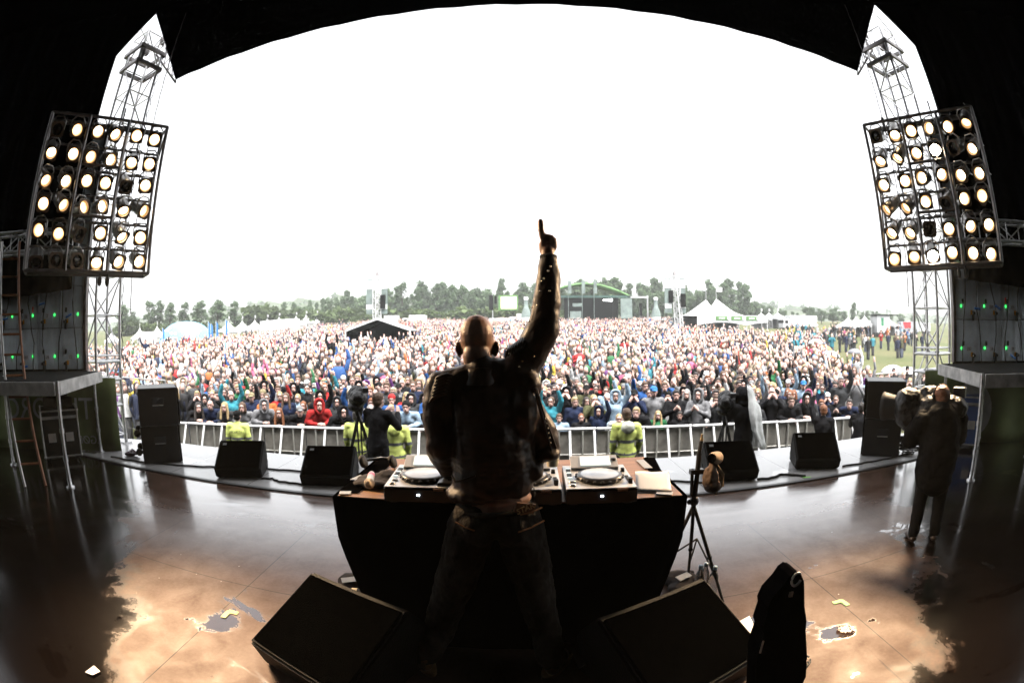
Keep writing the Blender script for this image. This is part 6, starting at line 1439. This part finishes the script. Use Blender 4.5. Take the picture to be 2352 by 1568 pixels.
# ------------------------------------------------------------------ people working in the pit and on the stage
HIVIS = (.80, .90, .24); HV = mat('hi_vis_cloth', (.80, .90, .24), .6, var=.25, vscale=5, bump=.5, bscale=12); BAND = mat('grey_reflective_band', (.16, .17, .18), .35, .3)
def hivis_jacket(pose, fem, bands):
    src = fig(pose, fem)[1]; me = src.copy(); me.name = 'hi_vis_jacket'; me.materials.clear(); me.materials.append(HV); me.materials.append(BAND)
    for p_ in me.polygons:
        if any(abs(p_.center.z-z) < .022 for z in bands): p_.material_index = 1
    return me
HVM = hivis_jacket('stand', False, (1.18, .96))
def guard(u, v, y, rz, label, hair, hc_, text=None, h=1.72, hood=False):
    p = at_y(u, v, y); g_ = p.z-h; o = person((p.x, y, g_), rz, 'stand', False, HIVIS, hair, HCOL[hc_], label, 'security guards in the pit', h/1.75, hatcol=(.012, .012, .012))
    o.scale = (h/1.75,)*3
    for ch in list(o.children):
        if ch.name.startswith('jacket'): bpy.data.objects.remove(ch)
    j = link('hi_vis_jacket', HVM, o)
    if hood: me = HOODD; link('hood', me, j)
    if text: 
        me = text_mesh(text, .065, .002); me.transform(T(0, .168, 1.33) @ RZ(R(180)) @ Matrix.Rotation(R(90), 4, 'X')); me.materials.clear(); me.materials.append(RUBBER); me.name = 'lettering'; link('lettering', me, j)
    return o
HOODD = sculpt('hood', [('e', (0, .13, 1.43), (.13, .07, .10)), ('e', (0, .09, 1.49), (.11, .06, .05))], .014, 2, [(.05, .02)]); HOODD.materials.append(HV)
HOODW = HOODD.copy(); HOODW.materials.clear(); HOODW.materials.append(mat('pale_hood_lining', (.72, .74, .62), .7))
guard(543, 943, 8.55, R(195), 'guard in a hi-vis jacket and black cap at the left barrier, seen from behind', 'cap', 'grey', 'SECURITY')
guard(818, 942, 8.3, R(178), 'guard in a hi-vis jacket behind the left cameraman and his tripod', 'short', 'dark', None, 1.62)
guard(904, 945, 8.2, R(190), 'dark-haired guard in a hi-vis jacket with folded hood beside the performer', 'short', 'dark', None, 1.72, True)
o = guard(1440, 938, 8.3, R(180), 'guard in a hi-vis jacket with a pale hood right of the performer', 'short', 'brown', None, 1.74)
for ch in o.children:
    if ch.name.startswith('hi_vis'): link('hood', HOODW, ch)
BL = (.010, .010, .012)
def pit_person(u, v, y, rz, pose, label, hair, hc_, h=1.72, top='jacket', grp='crew working in the pit', jc=BL, fem=False):
    p = at_y(u, v, y); o = person((p.x, y, p.z-h), rz, pose, fem, jc, hair, HCOL[hc_], label, grp, h/1.75, tcol=(.01, .01, .012), hatcol=(.012, .012, .012), top=top); o.scale = (h/1.75,)*3; return o
pit_person(1893, 930, 8.1, R(150), 'raise', 'crew person in black looking up at the crowd on the right', 'short', 'auburn', 1.66)
pit_person(1978, 925, 8.0, R(120), 'camera', 'photographer in black beside the right side stack', 'short', 'dark', 1.66)
CAMBODY = mat('black_rain_cover', (.008, .008, .009), .45, spec=.25, var=.4, bump=.9, bscale=16)
def video_camera(pos, rz, label, tripod_h=None, spread=.55):
    t = thing('video_camera', label, 'video camera', pos, rz)
    me = sculpt('rain_cover', [('e', (0, 0, 0), (.15, .30, .15)), ('e', (0, .20, .02), (.17, .16, .17)), ('e', (0, -.22, .05), (.10, .14, .10)), ('e', (.05, .0, .13), (.09, .16, .07)), ('e', (-.06, -.05, -.12), (.12, .2, .08))], .014, 2, [(.12, .05), (.05, .02)]); me.materials.append(CAMBODY); link('rain_cover', me, t)
    b = MB(); b.lathe([(.09, 0), (.11, .12), (.12, .16), (.10, .16), (.085, .02)], 20, T(0, .30, .02) @ Matrix.Rotation(R(-90), 4, 'X')); b.build('lens_hood', RUBBER, t)
    b = MB(); b.box((.12, -.25, .16), (.10, .12, .08), bev=.01); b.build('viewfinder', BLACKPLASTIC, t)
    if tripod_h:
        b = MB(); b.lathe([(.05, -.30), (.07, -.22), (.09, -.17), (.09, -.13)], 14); b.tube((0, -.1, -.2), (.05, -.6, -.28), .012); b.build('tripod_head', BLACKPLASTIC, t)
        for k in range(3):
            a = k*2.094+.5; f = Vector((spread*math.cos(a), spread*math.sin(a), -tripod_h)); tp_ = Vector((0, 0, -.28)); sd_ = Vector((-math.sin(a), math.cos(a), 0))*.03
            b = MB(); b.tube(tp_+sd_, tp_.lerp(f, .6)+sd_*.8, .014); b.tube(tp_-sd_, tp_.lerp(f, .6)-sd_*.8, .014); b.tube(tp_.lerp(f, .5), f, .017); b.ball(tp_.lerp(f, .6), .035, 8); b.build('tripod_leg', RUBBER, t)
    return t
# left cameraman: bends toward his viewfinder
p = at_y(822, 915, 7.55); video_camera((p.x, 7.55, p.z), R(20), 'rain-covered video camera on a tripod in the pit, left of the performer', p.z+1.38)
o = pit_person(862, 902, 7.35, R(160), 'camera', 'cameraman in black bending to the left pit camera', 'short', 'brown', 1.80)
p = at_y(1668, 925, 7.75); video_camera((p.x, 7.75, p.z), R(-25), 'black rain-covered video camera on a tripod in the pit on the right', p.z+1.38, .45)
o = pit_person(1712, 892, 7.6, R(200), 'camera', 'cameraman in black hooded jacket under a clear rain poncho', 'hood', 'dark', 1.78)
pm = mat('clear_poncho_film', (.90, .93, .92), .25, alpha=.62, bump=.8, bscale=10); b = MB(); rg = []
for k, (z, rr_, a0, a1) in enumerate([(1.80, .05, 60, 240), (1.76, .11, 50, 250), (1.66, .145, 55, 245), (1.56, .17, 60, 240), (1.46, .24, 55, 245), (1.30, .29, 60, 240), (1.10, .31, 70, 235), (.95, .35, 85, 230), (.82, .38, 95, 225), (.70, .36, 105, 220)]):
    rg.append([Vector((rr_*(1+.07*math.sin(i*1.1+k)+.04*math.sin(i*2.3-k*1.7))*math.cos(R(a0+(a1-a0)*i/27)), .02+rr_*(1+.07*math.sin(i*1.1+k))*math.sin(R(a0+(a1-a0)*i/27)), z+.012*math.sin(i*.9))) for i in range(28)])
b.loft(rg, 0, True, cap=False, closed=False); po = b.build('poncho', pm, o); sm = po.modifiers.new('t', 'SOLIDIFY'); sm.thickness = .003

# camera operator on the stage, at the right
f = Vector((3.3, 2.45, 0)); hd_ = at_y(2172, 886, f.y+.10); h = hd_.z
o = person((hd_.x-.02, f.y+.10, 0), R(150), 'camera', False, BL, 'short', HCOL['auburn'], 'camera operator in black with red hair and headset on the right of the stage', None, h/1.75, tcol=(.004, .004, .005)); o.scale = (h/1.75*1.25, h/1.75*1.2, h/1.75)
hh = fig('camera', False)[3]; b = MB(); b.path([hh+Vector((.09*math.cos(a), .015, .02+.115*math.sin(a))) for a in np.linspace(0, 3.1416, 14)], .010, 6)
for s_ in (-1, 1): b.lathe([(.001, -.012), (.04, -.012), (.042, .012), (.001, .014)], 14, T(*(hh+Vector((s_*.09, .012, .0)))) @ Matrix.Rotation(R(90), 4, 'Y'))
b.path([hh+Vector((-.09, -.01, -.02)), hh+Vector((-.075, -.07, -.06)), hh+Vector((-.03, -.115, -.07))], .006, 5); b.build('headset', RUBBER, o)
me = sculpt('coat', [('c', [((0, .02, 1.40), .19), ((0, .03, 1.10), .22), ((.02, .03, .86), .205), ((.02, .03, .74), .195)]), ('c', [((-.2, 0, 1.38), .10), ((-.28, -.12, 1.15), .09), ((-.13, -.34, 1.36), .07)]), ('c', [((.2, 0, 1.38), .10), ((.28, -.12, 1.15), .09), ((.13, -.34, 1.36), .07)])], .018, 2, [(.14, .05), (.05, .015)]); me.materials.append(mat('black_rain_coat', (.002, .002, .0024), .75, spec=.04, bump=.5, bscale=12)); link('coat', me, o)
cpos = at_y(2128, 940, f.y+.30); t = video_camera((cpos.x+.0, f.y+.25, cpos.z-.02), R(28), 'shoulder video camera in a black cover held by the stage camera operator')
# spectators that stand out farther back
for (u, v, y, pose, j, hr, hcn, lb) in [(762, 778, 22, 'both', 'black', 'short', 'blond', 'person in black carried above the crowd with both arms up'), (683, 862, 15.5, 'face', 'yellow', 'long', 'brown', 'person in yellow top carried above the left crowd'), (334, 782, 23, 'point', 'navy', 'short', 'dark', 'person in navy top standing above the far left crowd'), (1380, 880, 13.2, 'raise', 'green', None, 'dark', 'bald person in bright green with one arm raised'), (1868, 868, 13.0, 'stand', 'pale blue', 'short', 'dark', 'person in pale blue carried above the right crowd'), (775, 840, 16, 'raise', 'black', 'short', 'dark', 'person in black stretching one arm above the left crowd')]:
    p = at_y(u, v, y); person((p.x, y, p.z-1.70), -math.atan2(p.x, y), pose, False, JCOL[j], hr, HCOL[hcn], lb, 'spectators standing out above the crowd', 1.0)
# ------------------------------------------------------------------ rainy haze over the field
b = MB(); b.box((0, 350, 23.), (1700, 1000, 51.4)); hz = b.build('haze', None.__class__ and MATS['black_rubber'])
hm = bpy.data.materials.new('rain_haze'); hm.use_nodes = True; hn = hm.node_tree; hn.nodes.clear()
ho = hn.nodes.new('ShaderNodeOutputMaterial'); hv = hn.nodes.new('ShaderNodeVolumePrincipled'); hv.inputs['Color'].default_value = (.93, .96, .95, 1); hv.inputs['Density'].default_value = .0009; hv.inputs['Anisotropy'].default_value = .2
hn.links.new(hv.outputs[0], ho.inputs['Volume']); hz.data.materials.clear(); hz.data.materials.append(hm); tag(hz, 'thin rainy haze over the whole field', 'haze', kind='stuff')
S.cycles.volume_bounces = 0
